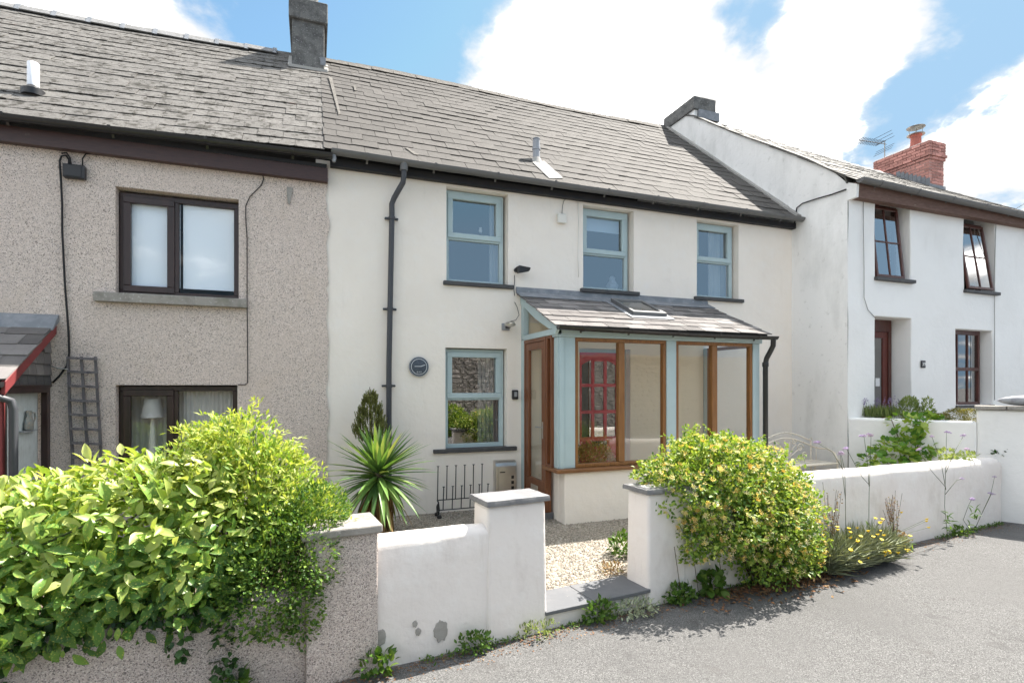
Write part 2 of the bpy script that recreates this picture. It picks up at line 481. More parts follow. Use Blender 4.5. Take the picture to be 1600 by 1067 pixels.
M('garden_render', (.80, .75, .71), rough=.88, spec=.2, layers=[((.70, .64, .60), 1.3, .45, .68, .6), ((.52, .46, .41), 3.2, .56, .74, .45, (1, 1, .5)), ((.55, .50, .44), 9, .62, .74, .4, (1, 1, .14)), ((.84, .82, .79), 6, .52, .7, .4)],
  bump=[(3, .4, .03), (8, .4, .012), (22, .4, .007), (170, .3, .0018)])
M('bare_cement', (.34, .325, .30), rough=.95, layers=[((.25, .24, .22), 14, .45, .65, .7)], bump=[(50, .6, .004)])
PD = [(0, (0.177, 0.148, 0.134)), (.07, (0.372, 0.314, 0.281)), (.17, (0.614, 0.524, 0.467)), (.6, (0.688, 0.590, 0.526)), (.88, (0.800, 0.708, 0.659))]
M('pebbledash', (0.372, 0.323, 0.294), rough=.92, spec=.2, voro=(150, PD), layers=[((0.651, 0.550, 0.485), 1.0, .45, .7, .45), ((0.595, 0.472, 0.356), 1.2, .55, .75, .35), ((0.391, 0.336, 0.307), 4, .6, .75, .4, (1, 1, .3))],
  bump=[('voro', .7, .005)])
M('pebbledash_pink', (0.432, 0.389, 0.367), rough=.92, spec=.2, voro=(185, [(0, (0.216, 0.184, 0.167)), (.12, (0.389, 0.335, 0.302)), (.28, (0.562, 0.481, 0.432)), (.6, (0.637, 0.551, 0.497)), (.88, (0.778, 0.702, 0.648))]),
  layers=[((0.540, 0.475, 0.443), 2, .5, .7, .5), ((0.270, 0.248, 0.216), 2.6, .6, .78, .4)], bump=[('voro', .8, .006)])
M('old_concrete', (0.314, 0.294, 0.266), rough=.95, layers=[((0.190, 0.180, 0.162), 5, .45, .65, .8), ((0.475, 0.456, 0.418), 34, .58, .66, .8), ((0.152, 0.162, 0.095), 3, .58, .75, .5)], bump=[(40, .7, .006), (8, .4, .01)])
M('dark_stack', (.16, .16, .155), rough=.95, layers=[((.08, .08, .078), 6, .42, .62, .8), ((.42, .42, .41), 46, .60, .66, .75), ((.28, .28, .26), 15, .56, .7, .5)], bump=[(60, .9, .01), (8, .4, .02)])
M('slate_lichen', (0.112, 0.106, 0.099), rough=.88, spec=.2, rnd=.10,
  layers=[((0.149, 0.143, 0.134), 8, .42, .6, .85), ((0.193, 0.187, 0.178), 30, .5, .6, .7), ((0.037, 0.034, 0.028), 12, .545, .60, .9), ((0.028, 0.026, 0.020), 3.6, .575, .66, .8), ((0.031, 0.029, 0.024), 30, .60, .655, .85), ((0.237, 0.235, 0.229), 55, .63, .68, .8), ((0.149, 0.076, 0.058), 2.1, .70, .76, .6)],
  bump=[(60, .5, .004), (17, .5, .008)])
M('slate_grey', (0.081, 0.075, 0.069), rough=.85, spec=.25, rnd=.10,
  layers=[((0.094, 0.088, 0.081), 7, .42, .62, .7), ((0.114, 0.107, 0.098), 40, .54, .64, .5), ((0.037, 0.034, 0.031), 24, .61, .67, .85), ((0.027, 0.022, 0.017), 7, .655, .71, .85)],
  bump=[(60, .35, .003), (12, .3, .004)])
M('slate_porch', (0.162, 0.151, 0.146), rough=.85, spec=.2, rnd=.38, layers=[((0.210, 0.196, 0.187), 5, .45, .62, .7), ((0.113, 0.108, 0.105), 20, .55, .65, .5), ((0.244, 0.239, 0.234), 60, .6, .7, .5)], bump=[(50, .35, .003)])
M('inner_wall', (.88, .76, .57), rough=.9)
M('slate_white_house', (0.109, 0.104, 0.095), rough=.8, spec=.3, rnd=.2, layers=[((0.152, 0.147, 0.136), 12, .45, .6, .8), ((0.065, 0.065, 0.054), 16, .58, .66, .7)], bump=[(50, .4, .004)])
M('roof_underlay', (.05, .05, .048), rough=.95)
M('ridge_tile', (0.256, 0.256, 0.256), rough=.8, spec=.3, rnd=.12, layers=[((0.166, 0.166, 0.160), 10, .45, .6, .6), ((0.320, 0.314, 0.301), 50, .52, .62, .5)], bump=[(60, .4, .003)])
M('ridge_mortar', (0.141, 0.131, 0.118), rough=.95, layers=[((0.211, 0.198, 0.179), 18, .5, .62, .8), ((0.064, 0.061, 0.051), 9, .55, .68, .7)], bump=[(35, .8, .012)])
M('lead', (.17, .185, .205), rough=.55, spec=.5, layers=[((.28, .29, .31), 6, .45, .65, .7), ((.5, .5, .5), 24, .64, .72, .5)], bump=[(9, .5, .012)])
M('mortar_white', (.36, .35, .33), rough=.95, layers=[((.3, .3, .29), 16, .5, .65, .8)], bump=[(40, .6, .006)])
M('gutter_grey', (.13, .13, .13), rough=.5, spec=.4, layers=[((.11, .11, .108), 4, .5, .7, .6)])
M('gutter_black', (.018, .018, .019), rough=.28, spec=.5, layers=[((.05, .048, .045), 7, .55, .7, .5)])
M('fascia_dark', (.022, .022, .025), rough=.6, layers=[((.04, .035, .03), 8, .5, .7, .6)])
M('fascia_brown', (.060, .027, .022), rough=.45, spec=.5, wood=(9, (.04, .018, .015), (1, 8, 8)), layers=[((.12, .09, .07), 9, .64, .72, .5)])
M('fascia_faded', (.17, .105, .085), rough=.8, wood=(9, (.11, .065, .052), (1, 8, 8)), layers=[((.35, .3, .26), 6, .66, .71, .8)])
M('downpipe_grey', (.055, .058, .066), rough=.45, spec=.4)
M('upvc_brown', (.042, .020, .018), rough=.35, spec=.5, wood=(14, (.022, .012, .010), (1, 1, .1)))
M('blue_paint', (.43, .535, .555), rough=.5, spec=.4, layers=[((.39, .49, .51), 4, .45, .65, .6)])
M('sill_slate', (.055, .055, .058), rough=.6, spec=.4, layers=[((.085, .083, .08), 9, .45, .65, .7)], bump=[(30, .3, .003)])
M('cap_slate', (0.180, 0.180, 0.184), rough=.7, spec=.35, layers=[((0.270, 0.270, 0.266), 5, .45, .65, .7), ((0.126, 0.126, 0.131), 16, .55, .68, .6)], bump=[(26, .6, .006), (6, .3, .01)])
M('step_slate', (0.126, 0.131, 0.140), rough=.6, spec=.35, layers=[((0.171, 0.171, 0.176), 4, .45, .65, .6), ((0.252, 0.234, 0.207), 50, .66, .72, .6)], bump=[(20, .3, .004)])
M('oak_frame', (.30, .135, .040), rough=.42, spec=.45, wood=(7, (.19, .078, .022), (7, 7, .35)), layers=[((.23, .12, .05), 3, .5, .7, .35)])
M('oak_rail', (.25, .115, .045), rough=.42, spec=.45, wood=(7, (.15, .062, .022), (.35, 7, 7)), layers=[((.21, .17, .12), 5, .58, .72, .5)])
M('door_wood', (.20, .072, .026), rough=.4, spec=.5, wood=(8, (.12, .040, .015), (7, 7, .35)))
M('red_door', (.56, .035, .05), rough=.4, spec=.5, layers=[((.38, .03, .04), 5, .5, .7, .5)])
M('mahogany', (.11, .038, .028), rough=.42, spec=.45, wood=(8, (.05, .018, .014), (7, 7, .4)))
M('mahogany_red', (.14, .035, .025), rough=.42, spec=.45, wood=(8, (.09, .022, .016), (7, 7, .4)))
M('dark_room', (.035, .034, .034), rough=.9)
M('room_pale', (.5, .47, .43), rough=.9)
M('porch_wall', (.76, .70, .62), rough=.9)
M('floor_tile', (.45, .40, .34), rough=.6)
M('curtain_white', (.72, .71, .69), rough=.9, transl=.3)
M('curtain_grey', (.46, .45, .43), rough=.95, transl=.2)
M('blind_white', (.80, .88, .96), rough=.9)
M('frosted', (.66, .70, .70), rough=.25, spec=.5, layers=[((.55, .58, .57), 9, .45, .65, .7), ((.75, .78, .78), 50, .5, .6, .4, (1, 1, .08))])
M('brick_red', (0.500, 0.247, 0.208), rough=.9, rnd=.3, layers=[((0.375, 0.172, 0.153), 16, .5, .65, .7), ((0.625, 0.344, 0.276), 40, .58, .66, .5)], bump=[(60, .5, .003)])
M('brick_mortar', (0.575, 0.468, 0.429), rough=.95)
M('terracotta', (.38, .13, .10), rough=.85, layers=[((.25, .09, .08), 8, .5, .7, .6)])
M('galvanised', (.36, .36, .34), rough=.45, metal=.7, layers=[((.2, .19, .17), 12, .5, .65, .6)])
M('aluminium', (.5, .5, .5), rough=.35, metal=1.0)
M('steel', (.62, .60, .57), rough=.32, metal=1.0, layers=[((.5, .48, .45), 2, .4, .6, .5)])
M('plastic_black', (.018, .018, .02), rough=.4, spec=.5)
M('plastic_white', (.72, .70, .65), rough=.5)
M('plastic_grey', (.3, .31, .33), rough=.4)
M('pipe_white', (.8, .82, .86), rough=.4)
M('pipe_grey', (.33, .345, .375), rough=.45, layers=[((.25, .26, .28), 9, .5, .65, .5)])
M('cable_black', (.015, .015, .016), rough=.5)
M('cable_grey', (.30, .29, .27), rough=.6)
M('iron_black', (.012, .012, .013), rough=.4, spec=.5)
M('iron_white', (.80, .73, .62), rough=.5, layers=[((.34, .22, .14), 26, .6, .68, .8)])
M('grey_wood', (.19, .175, .18), rough=.9, wood=(9, (.10, .093, .097), (4, 4, .5)))
M('red_board', (.20, .040, .042), rough=.5, layers=[((.17, .03, .03), 5, .5, .68, .6)])
M('plaque_slate', (.06, .075, .10), rough=.5, layers=[((.10, .12, .15), 40, .5, .62, .6)])
M('plaque_line', (.55, .57, .6), rough=.6)
M('fieldstone', (.17, .155, .14), rough=.95, layers=[((.32, .29, .26), 7, .5, .62, .8), ((.08, .075, .07), 12, .55, .66, .7), ((.2, .21, .13), 4, .6, .72, .5)], bump=[(20, .8, .02)], rnd=.3)
M('stone_mortar', (.36, .33, .29), rough=.95)
M('plate_black', (.025, .026, .03), rough=.35)
M('number_white', (.75, .75, .75), rough=.6)
M('paper', (.8, .8, .8), rough=.8)
M('ornament', (.33, .34, .36), rough=.6, layers=[((.2, .2, .22), 12, .5, .6, .7)])
M('jug_glaze', (.30, .31, .29), rough=.35, layers=[((.46, .38, .30), 26, .5, .56, .9), ((.2, .27, .3), 38, .55, .62, .8)])
M('stem_green', (.075, .095, .04), rough=.7)
M('stem_brown', (.10, .07, .045), rough=.85)
M('bark', (.13, .10, .075), rough=.95, bump=[(30, .8, .01)])
M('aucuba', (.10, .17, .025), rough=.33, spec=.45, rnd=[(.055, .12, .022), (.13, .22, .03), (.22, .30, .04), (.36, .40, .07)], layers=None or (), transl=.32)
GL = glass('window_glass', (.80, .86, .90), lo=.36, ripple=.0015)
GLD = glass('door_glass', (.97, .98, .97), lo=.07, ripple=.001)
GLP = glass('porch_glass', (.99, .995, .99), lo=.10, ripple=.0012)
GLS = glass('sash_glass', (.80, .86, .90), lo=.5)
GLB = glass('bright_glass', (1.0, 1.0, 1.0), lo=.035)
GLC = glass('cheek_glass', (.97, .98, .98), lo=.03, hi=.22)
GLE = glass('end_glass', (.95, .97, .97), lo=.30)

# ------------------------------------------------------------------ ground
ZR = -0.14
WB = onZ(853, 985, ZR)
WD = Vector((.894 * CT + .447 * ST, .447 * CT - .894 * ST, 0)).normalized()
WN = Vector((-WD.y, WD.x, 0))
def W(s, d, z): return WB + WD * s + WN * d + Vector((0, 0, z - ZR))
def onW(px, py, d=0.0):
    p = onPlane(px, py, WB + WN * d, WN); q = p - WB
    return q.dot(WD), p.z
GA_YR = -1.07
XR = onY(1237, 480, 0).x

road = MB(); S = 400
road.add([(-S, -S, ZR), (S, -S, ZR), (S, S, ZR), (-S, S, ZR)], [(0, 1, 2, 3)]).build('road', 'road_asphalt', kind='structure')
# gravel yard behind the garden wall, 14 cm above the road
yard = MB()
a, b = W(-1.30, .14, 0), W(7.0, .14, 0)
yard.add([(a.x, a.y, 0), (b.x, b.y, 0), (9.4, .3, 0), (.05, .3, 0)], [(0, 1, 2, 3)])
yard.build('gravel_yard', 'gravel_bed', kind='structure')
gb = MB(); a, b = W(-9, .12, 0), W(-1.32, .12, 0)
gb.add([(a.x, a.y, -.004), (b.x, b.y, -.004), (.04, .3, -.004), (-9, .3, -.004)], [(0, 1, 2, 3)])
gb.build('garden_soil', 'earth', kind='structure')

# loose chippings
n = 9000
ps = []
while len(ps) < n:
    x, y = rng.uniform(.3, 6.5), rng.uniform(-3.3, 0)
    q = Vector((x, y, 0)) - WB
    if q.dot(WN) < .16 or (x > 2.95 and y > -1.10): continue
    if x > 3.6 and rng.random() < .5: continue
    ps.append((x, y))
v0 = np.array([(1, 0, 0), (-1, 0, 0), (0, 1, 0), (0, -1, 0), (0, 0, 1), (0, 0, -.6)], float)
f0 = [(0, 2, 4), (2, 1, 4), (1, 3, 4), (3, 0, 4)]
V = []; F = []
for i, (x, y) in enumerate(ps):
    r = rng.uniform(.006, .014); a = rng.uniform(0, 6.3); c, s_ = math.cos(a), math.sin(a)
    sc = v0 * [r * rng.uniform(.8, 1.5), r, r * .8]
    o = len(V)
    for q in sc: V.append((x + q[0] * c - q[1] * s_, y + q[0] * s_ + q[1] * c, .004 + q[2]))
    F += [tuple(k + o for k in f) for f in f0]
pm = bpy.data.meshes.new('gravel'); pm.from_pydata(V, [], F); pm.materials.append(MATS['pebble'])
at = pm.attributes.new('rnd', 'FLOAT', 'POINT'); at.data.foreach_set('value', np.repeat(rng.random(n), 6).astype(np.float32))
tag(link('gravel', pm), 'pale stone chippings lying loose over the front yard', 'gravel', kind='stuff')

# ------------------------------------------------------------------ shared builders
def casement(parent, x0, x1, z0, z1, y, fmat, wf=.055, split=None, sash_top=True, sill=None, glassm=None, vert_split=None):
    """window in an opening; y is the outer face of its frame. Returns the window part (frame) with sashes and panes"""
    g = glassm or GL
    fr = MB(); D = .07
    fr.ring(x0, x1, z0, z1, wf, y, y + D)
    panes = []
    if split:                          # horizontal transom: sash above, fixed light below
        zs = z0 + (z1 - z0) * split
        fr.box(x0 + wf, x1 - wf, y + .001, y + D - .001, zs - .022, zs + .022)
        panes = [(x0 + wf, x1 - wf, zs + .022, z1 - wf, True), (x0 + wf, x1 - wf, z0 + wf, zs - .022, False)]
    elif vert_split:
        xs = x0 + (x1 - x0) * vert_split
        fr.box(xs - .03, xs + .03, y + .001, y + D - .001, z0 + wf, z1 - wf)
        panes = [(x0 + wf, xs - .03, z0 + wf, z1 - wf, True), (xs + .03, x1 - wf, z0 + wf, z1 - wf, False)]
    else:
        panes = [(x0 + wf, x1 - wf, z0 + wf, z1 - wf, False)]
    w = fr.build('window', fmat, parent, bev=.004)
    for (a, b, c, d, s) in panes:
        if s:
            sm = MB(); ws = .055
            sm.ring(a - .018, b + .018, c - .018, d + .018, ws + .018, y - .022, y + .03)
            sm.build('sash', fmat, w, bev=.005)
            a, b, c, d = a + ws, b - ws, c + ws, d - ws
        pm = MB(); pm.add([(a - .004, y + .032, c - .004), (b + .004, y + .032, c - .004), (b + .004, y + .032, d + .004), (a - .004, y + .032, d + .004)], [(0, 1, 2, 3)])
        pm.build('pane', g, w)
    if sill:
        sx0, sx1, sy, sz, sh, sm = sill
        MB().box(sx0, sx1, sy, y + .02, sz - sh, sz).build('sill', sm, w, bev=.006)
    return w

def drape(name, x0, x1, z0, z1, y, mat, label, folds=7, amp=.025, cat='curtain', group=None):
    mb = MB(); n = folds * 6
    for i in range(n + 1):
        t = i / n; x = x0 + (x1 - x0) * t
        yy = y + amp * math.sin(t * folds * 2 * math.pi) + .3 * amp * nz(t * 9, z0)
        mb.v += [(x, yy, z0), (x, yy * .5 + y * .5, z1)]
    for i in range(n): mb.f.append((2 * i, 2 * i + 2, 2 * i + 3, 2 * i + 1))
    return tag(mb.build(name, mat, smooth='all'), label, cat, group)

def slate_variants(name, w, g, t, mat, k=5):
    out = []
    for q in range(k):
        mb = MB(); L = g * 1.45; hw = w / 2 * .985
        c1, c2 = random.uniform(0, .02) * (q > 1), random.uniform(0, .022) * (q > 2)
        j = lambda: random.uniform(-.006, .006)
        low = [(-hw, c1 + j()), (-hw + .03 + c1, j()), (0, j()), (hw - .03 - c2, j()), (hw, c2 + j())]
        poly = low + [(hw, L), (-hw, L)]
        zt = lambda y: .015 - .013 * (y / L)
        n = len(poly)
        mb.v = [(x, y, zt(y) - t) for x, y in poly] + [(x, y, zt(y)) for x, y in poly]
        mb.f = [tuple(range(n))[::-1], tuple(range(n, 2 * n))] + [(i, (i + 1) % n, n + (i + 1) % n, n + i) for i in range(n)]
        out.append(mb.mesh(name, mat))
    return out

def slate_roof(parent, corner, ridge, xa, xb, gauge, width, mat, limit=300, frame_only=True, wob=.006, t=.010, stuff_name='slate_courses', cut=None):
    """corner(x)/ridge(x): points of the eave and the ridge. The slates that show largest are single parts."""
    var = slate_variants('slate', width, gauge, t, mat)
    Lr = (ridge((xa + xb) / 2) - corner((xa + xb) / 2)).length
    rows = int(Lr / gauge); g = Lr / (rows + .3)
    place = []
    for r in range(rows + 1):
        v = (r * g - .02) / Lr
        off = (r % 2) * .5 * width + random.uniform(-.02, .02)
        x = xa + off - width
        while x < xb + width * .5:
            x += width
            lo, hi = max(x - width / 2, xa), min(x + width / 2, xb)
            if hi - lo < width * .1: continue
            cx = (lo + hi) / 2; sx = (hi - lo) / width
            p = corner(cx).lerp(ridge(cx), v)
            up = (ridge(cx) - corner(cx)).normalized()
            ux = (corner(cx + .5) - corner(cx - .5)).normalized()
            nn = ux.cross(up).normalized()
            p = p + nn * (random.uniform(0, wob) + .012 * nz(cx * .6, r * .25, 3)) + up * random.uniform(-.008, .008)
            if cut and cut(p): continue
            rot = Matrix((( ux.x, up.x, nn.x), (ux.y, up.y, nn.y), (ux.z, up.z, nn.z))).to_4x4()
            rz = Matrix.Rotation(random.uniform(-.012, .012), 4, 'Z') @ Matrix.Rotation(random.uniform(-.008, .012), 4, 'X')
            m = Matrix.Translation(p) @ rot @ rz @ Matrix.Diagonal((sx, 1, 1, 1))
            q = project(p)
            inside = -40 < q[0] < 1640 and -40 < q[1] < 1100
            place.append((q[2] if inside else 999 + q[2], m))
    place.sort(key=lambda e: e[0])
    one = [e for e in place if e[0] < 900][:limit]; rest = place[len(one):]
    for d, m in one: link('slate', random.choice(var), parent, m)
    if rest:
        vs, fs = [], []
        for d, m in rest:
            me = random.choice(var); o = len(vs)
            vs += [tuple(m @ v.co) for v in me.vertices]; fs += [tuple(i + o for i in p.vertices) for p in me.polygons]
        me = bpy.data.meshes.new(stuff_name); me.from_pydata(vs, [], fs); me.materials.append(MATS[mat])
        tag(link(stuff_name, me, parent), kind='stuff')

def gutter(parent, a, b, r, mat, brackets=6, name='gutter'):
    a, b = Vector(a), Vector(b); d = (b - a).normalized(); side = d.cross(Vector((0, 0, 1))).normalized()
    mb = MB(); n = 8; k = 14
    for i in range(k + 1):
        p = a.lerp(b, i / k) + Vector((0, 0, -.012 * math.sin(math.pi * i / k) + .006 * nz(i * .7, a.x)))
        for rr in (r, r * .9):
            for j in range(n + 1):
                an = math.pi * j / n
                mb.v.append(tuple(p + side * math.cos(an) * rr + Vector((0, 0, -math.sin(an) * rr))))
    m = 2 * (n + 1)
    for i in range(k):
        for h in (0, n + 1):
            for j in range(n):
                q = i * m + h + j
                mb.f.append((q, q + 1, q + m + 1, q + m))
        for j in (0, n):
            q = i * m + j
            mb.f.append((q, q + m, q + m + n + 1, q + n + 1))
    for e in (0, k):
        q = e * m; mb.f.append(tuple(q + j for j in range(n + 1)))
    g = mb.build(name, mat, parent, smooth=True)
    for i in range(brackets):
        p = a.lerp(b, (i + .5) / brackets)
        bm = MB(); pts = []
        for j in range(n + 1):
            an = math.pi * j / n; pts.append(p + side * math.cos(an) * r * 1.06 + Vector((0, 0, -math.sin(an) * r * 1.06)))
        for s0, s1 in zip(pts, pts[1:]): bm.beam(s0, s1, .03, .008, up=side)
        bm.beam(p - side * r * .9 + Vector((0, 0, -r * .5)), p - side * r * 1.5 + Vector((0, 0, -r * 1.3)), .025, .012)
        bm.build('bracket', mat, g)
    return g

# ------------------------------------------------------------------ white house (further along the street)
YW = GA_YR
wh = thing('white_house', (XR, YW, 0), 'whitewashed house with brown windows, bare gable side and red brick chimney', 'house')
def zE_w(x): return 4.93 - .02 * (x - XR)
def wx(px, py=480): return onY(px, py, YW).x
holes = []
def opening(pl, pr, tl, bl, tr=None, br=None):
    a, b = onY(pl, tl, YW), onY(pr, tr or tl, YW); c, d = onY(pl, bl, YW), onY(pr, br or bl, YW)
    return (a.x, b.x, (c.z + d.z) / 2, (a.z + b.z) / 2)
w1 = opening(1367.8, 1422.5, 311, 431, 323, 440)
w2 = opening(1506, 1555, 341, 451, 351, 459)
dr = opening(1366.7, 1424, 494, 700, 498, 700); dr = (dr[0], dr[1], .35, dr[3])
w3 = opening(1494, 1551, 513, 631, 518, 634)
wallb = MB(); wall_grid(wallb, XR, 22, -.1, zE_w, [w1, w2, dr, w3], YW, .34, cell=.25, amp=.014)
wall_o = wallb.build('front_wall', 'white_render', wh, bev=.02, seg=2)
# gable wall facing the cream house, its top follows the sprocketed verge
ver = [(-1.07, 4.95), (-1.04, 5.05), (-.79, 5.26), (-.33, 5.63), (.35, 6.12), (1.34, 6.81), (2.6, 7.76), (3.1, 8.0), (3.6, 7.9), (7.0, 4.9)]
gp = [Vector((XR, y, z)) for y, z in ver]
poly = [Vector((XR, 7.0, -.1)), Vector((XR, -1.07, -.1))] + gp
gm = MB(); 
ny = 34; nzc = 30
def vz(y):
    for (y0, z0), (y1, z1) in zip(ver, ver[1:]):
        if y0 <= y <= y1: return z0 + (z1 - z0) * (y - y0) / (y1 - y0)
    return 4.9
ys = [YW + .004 + (7.0 - YW - .004) * i / ny for i in range(ny + 1)]
for y in ys:
    for j in range(nzc + 1):
        z = -.1 + (vz(y) + .1) * j / nzc
        gm.v.append((XR + .03 * nz(y * 1.1, z * 1.1, 9) * min(1, (y - YW) * 4), y, z))
for i in range(ny):
    for j in range(nzc):
        q = i * (nzc + 1) + j
        gm.f.append((q, q + 1, q + nzc + 2, q + nzc + 1))
gm.build('gable_wall', 'gable_render', wh, smooth='all')
# verge slip under the slates
vm = MB()
for (y0, z0), (y1, z1) in zip(ver[0:7], ver[1:8]):
    vm.beam((XR + .05, y0, z0 + .012), (XR + .05, y1, z1 + .012), .16, .022)
vm.build('verge', 'slate_white_house', wh)
# roof: old, sagging ridge that falls along the street
def we(x): return Vector((x, YW - .16, zE_w(x) + .02))
def wr(x): return Vector((x, 2.75, 7.86 - .073 * max(0, x - 8) - .05 * math.sin(max(0, min(1, (x - 8) / 7)) * math.pi)))
rm = MB(); xs = [XR + .02 + i * .8 for i in range(18)]
for x in xs:
    e, r = we(x), wr(x); nn = Vector((0, -.6, .8))
    rm.v += [tuple(e - nn * .012), tuple(r - nn * .012), (x, 7.0, zE_w(x))]
for i in range(17):
    q = i * 3; rm.f += [(q, q + 3, q + 4, q + 1), (q + 1, q + 4, q + 5, q + 2)]
wroof = rm.build('roof', 'roof_underlay', wh)
slate_roof(wroof, we, wr, XR - .05, 21, .24, .30, 'slate_white_house', limit=0)
x = XR + .05
while x < 16:
    r = wr(x + .22)
    t = MB(); L = .44
    t.prism([Vector((0, -.16, -.085)), Vector((0, 0, .055)), Vector((0, .16, -.085)), Vector((0, .14, -.10)), Vector((0, 0, .03)), Vector((0, -.14, -.10))], (x, r.y, r.z), (x + L - .012, r.y, wr(x + L).z + .018))
    t.build('ridge_tile', 'ridge_tile', wroof)
    x += L
MB().box(XR + .004, 22, YW - .135, YW - .012, 4.70, 4.93).build('fascia', 'fascia_faded', wh)
MB().prism([Vector((0, YW + .02, 4.69)), Vector((0, YW - .14, 4.70)), Vector((0, YW - .15, 4.90)), Vector((0, YW + .02, 4.985))], (XR - .004, 0, 0), (XR + .05, 0, 0)).build('eaves_end', 'gable_render', wh)
gutter(wh, (XR - .02, YW - .215, 4.965), (21, YW - .215, 4.965 - .02 * 13), .07, 'gutter_grey', brackets=15)
# stack at the gable end, flush with the side wall
y0s, y1s = 2.58, 3.62
st = MB().box(XR - .012, XR + .50, y0s, y1s, 7.2, 8.0).build('chimney', 'gable_render', wh, bev=.01)
cap = MB(); za = onX(1040, 180, XR).z
cap.box(XR - .05, XR + .55, y0s - .04, y1s + .04, 7.90, 8.19)
cap.build('chimney_cap', 'dark_stack', st, bev=.015, seg=2)
MB().box(XR + .06, XR + .62, y0s - .07, y0s - .003, 7.70, 7.895).build('flashing', 'lead', st)
# render fillet where the cream house roof meets the gable
# windows
def sash_window(op, tilt, depth=.16):
    x0, x1, z0, z1 = op
    y = YW + depth
    xr = x1 - .125; xl = x0 - .0
    fr = MB(); fr.ring(xl, xr + .02, z0, z1, .045, y + .005, y + .075)
    w = fr.build('window', 'mahogany', wh, bev=.003)
    H = z1 - z0 - .05; R = Matrix.Translation((0, y - .002, z1 - .045)) @ Matrix.Rotation(-tilt, 4, 'X')
    sm = MB(); sm.ring(xl + .035, xr - .015, -H, 0, .042, -.04, 0)
    cx, cz = (xl + xr + .02) / 2, -H / 2
    sm.box(cx - .011, cx + .011, -.035, -.006, -H + .042, -.042)
    sm.box(xl + .077, cx - .011, -.034, -.007, cz - .011, cz + .011); sm.box(cx + .011, xr - .057, -.034, -.007, cz - .011, cz + .011)
    sm.v = [tuple(R @ Vector(v)) for v in sm.v]
    sm.build('sash', 'mahogany', w, bev=.003)
    for a, b in ((xl + .077, cx - .011), (cx + .011, xr - .057)):
        for c, d in ((-H + .042, cz - .011), (cz + .011, -.042)):
            pm = MB().add([tuple(R @ Vector(v)) for v in ((a, -.02, c), (b, -.02, c), (b, -.02, d), (a, -.02, d))], [(0, 1, 2, 3)])
            pm.build('pane', GLS, w)
    MB().box(x0 - .03, x1 + .06, YW - .06, y + .02, z0 - .055, z0).build('sill', 'sill_slate', w, bev=.006)
    return w
sash_window(w1, math.radians(6)); sash_window(w2, math.radians(8.5))
# ground floor sash window
x0, x1, z0, z1 = w3; y = YW + .14; xr = x1 - .11
fr = MB(); fr.ring(x0, xr, z0, z1, .05, y, y + .07, wt=.075)
zm = z0 + (z1 - z0) * .48
fr.box(x0 + .05, xr - .05, y + .002, y + .066, zm - .03, zm + .03)
w = fr.build('window', 'mahogany', wh, bev=.003)
for k, (c, d) in enumerate(((z0 + .05, zm - .03), (zm + .03, z1 - .075))):
    tw = (xr - x0 - .1) / 3; b_ = MB()
    for i in (1, 2):
        xx = x0 + .05 + tw * i * (.93 if i == 1 else 1.0)
        b_.box(xx - .012, xx + .012, y + .012, y + .04, c, d)
    b_.build('glazing_bar', 'mahogany', w)
    MB().add([(x0 + .05, y + .03, c), (xr - .05, y + .03, c), (xr - .05, y + .03, d), (x0 + .05, y + .03, d)], [(0, 1, 2, 3)]).build('pane', GL, w)
MB().box(x0 - .02, x1 + .02, YW - .03, y + .02, z0 - .05, z0).build('sill', 'sill_slate', w, bev=.006)
# front door, deep in its splayed reveal
x0, x1, z0, z1 = dr; y = YW + .30; xr = onY(1393, 560, y).x
fr = MB(); fr.box(x0 - .6, xr, y, y + .08, z1 - .20, z1); fr.box(xr - .07, xr, y, y + .08, z0, z1 - .20); fr.box(x0 - .6, x0 - .53, y, y + .08, z0, z1 - .20)
d = fr.build('door', 'mahogany', wh, bev=.003)
dl = x0 - .53
lf = MB(); lf.ring(dl, xr - .07, z0, z1 - .20, .11, y + .02, y + .06, wb=.22)
lf.box(dl + .11, xr - .18, y + .022, y + .058, z0 + .95, z0 + 1.0)
lf.build('door_leaf', 'mahogany_red', d, bev=.004)
MB().add([(dl + .11, y + .04, z0 + .2), (xr - .18, y + .04, z0 + .2), (xr - .18, y + .04, z1 - .31), (dl + .11, y + .04, z1 - .31)], [(0, 1, 2, 3)]).build('pane', GL, d)
hd = MB(); hx = xr - .125
hd.box(hx - .018, hx + .018, y + .008, y + .02, z0 + .62, z0 + .86); hd.tube([(hx, y + .01, z0 + .76), (hx, y - .04, z0 + .76), (hx - .10, y - .045, z0 + .755)], .009)
hd.build('handle', 'aluminium', d, smooth=True)
pn = onY(1371, 597, y + .035)
nb = MB().box(pn.x - .05, pn.x + .05, y + .030, y + .036, pn.z - .07, pn.z + .07).build('paper_notice', 'paper', d)
# room behind the openings
rmm = MB()
rmm.add([(XR + .1, YW + .35, .2), (20, YW + .35, .2), (20, 2.4, .2), (XR + .1, 2.4, .2), (XR + .1, YW + .35, 2.62), (20, YW + .35, 2.62), (20, 2.4, 2.62), (XR + .1, 2.4, 2.62)],
        [(0, 1, 2, 3), (4, 7, 6, 5), (1, 5, 6, 2), (2, 6, 7, 3), (3, 7, 4, 0)])
rmm.add([(XR + .1, YW + .35, 2.7), (20, YW + .35, 2.7), (20, 1.2, 2.7), (XR + .1, 1.2, 2.7), (XR + .1, YW + .35, 4.7), (20, YW + .35, 4.7), (20, 1.2, 4.7), (XR + .1, 1.2, 4.7)],
        [(0, 1, 2, 3), (4, 7, 6, 5), (1, 5, 6, 2), (2, 6, 7, 3), (3, 7, 4, 0)])
rmm.build('room', 'dark_room', wh)
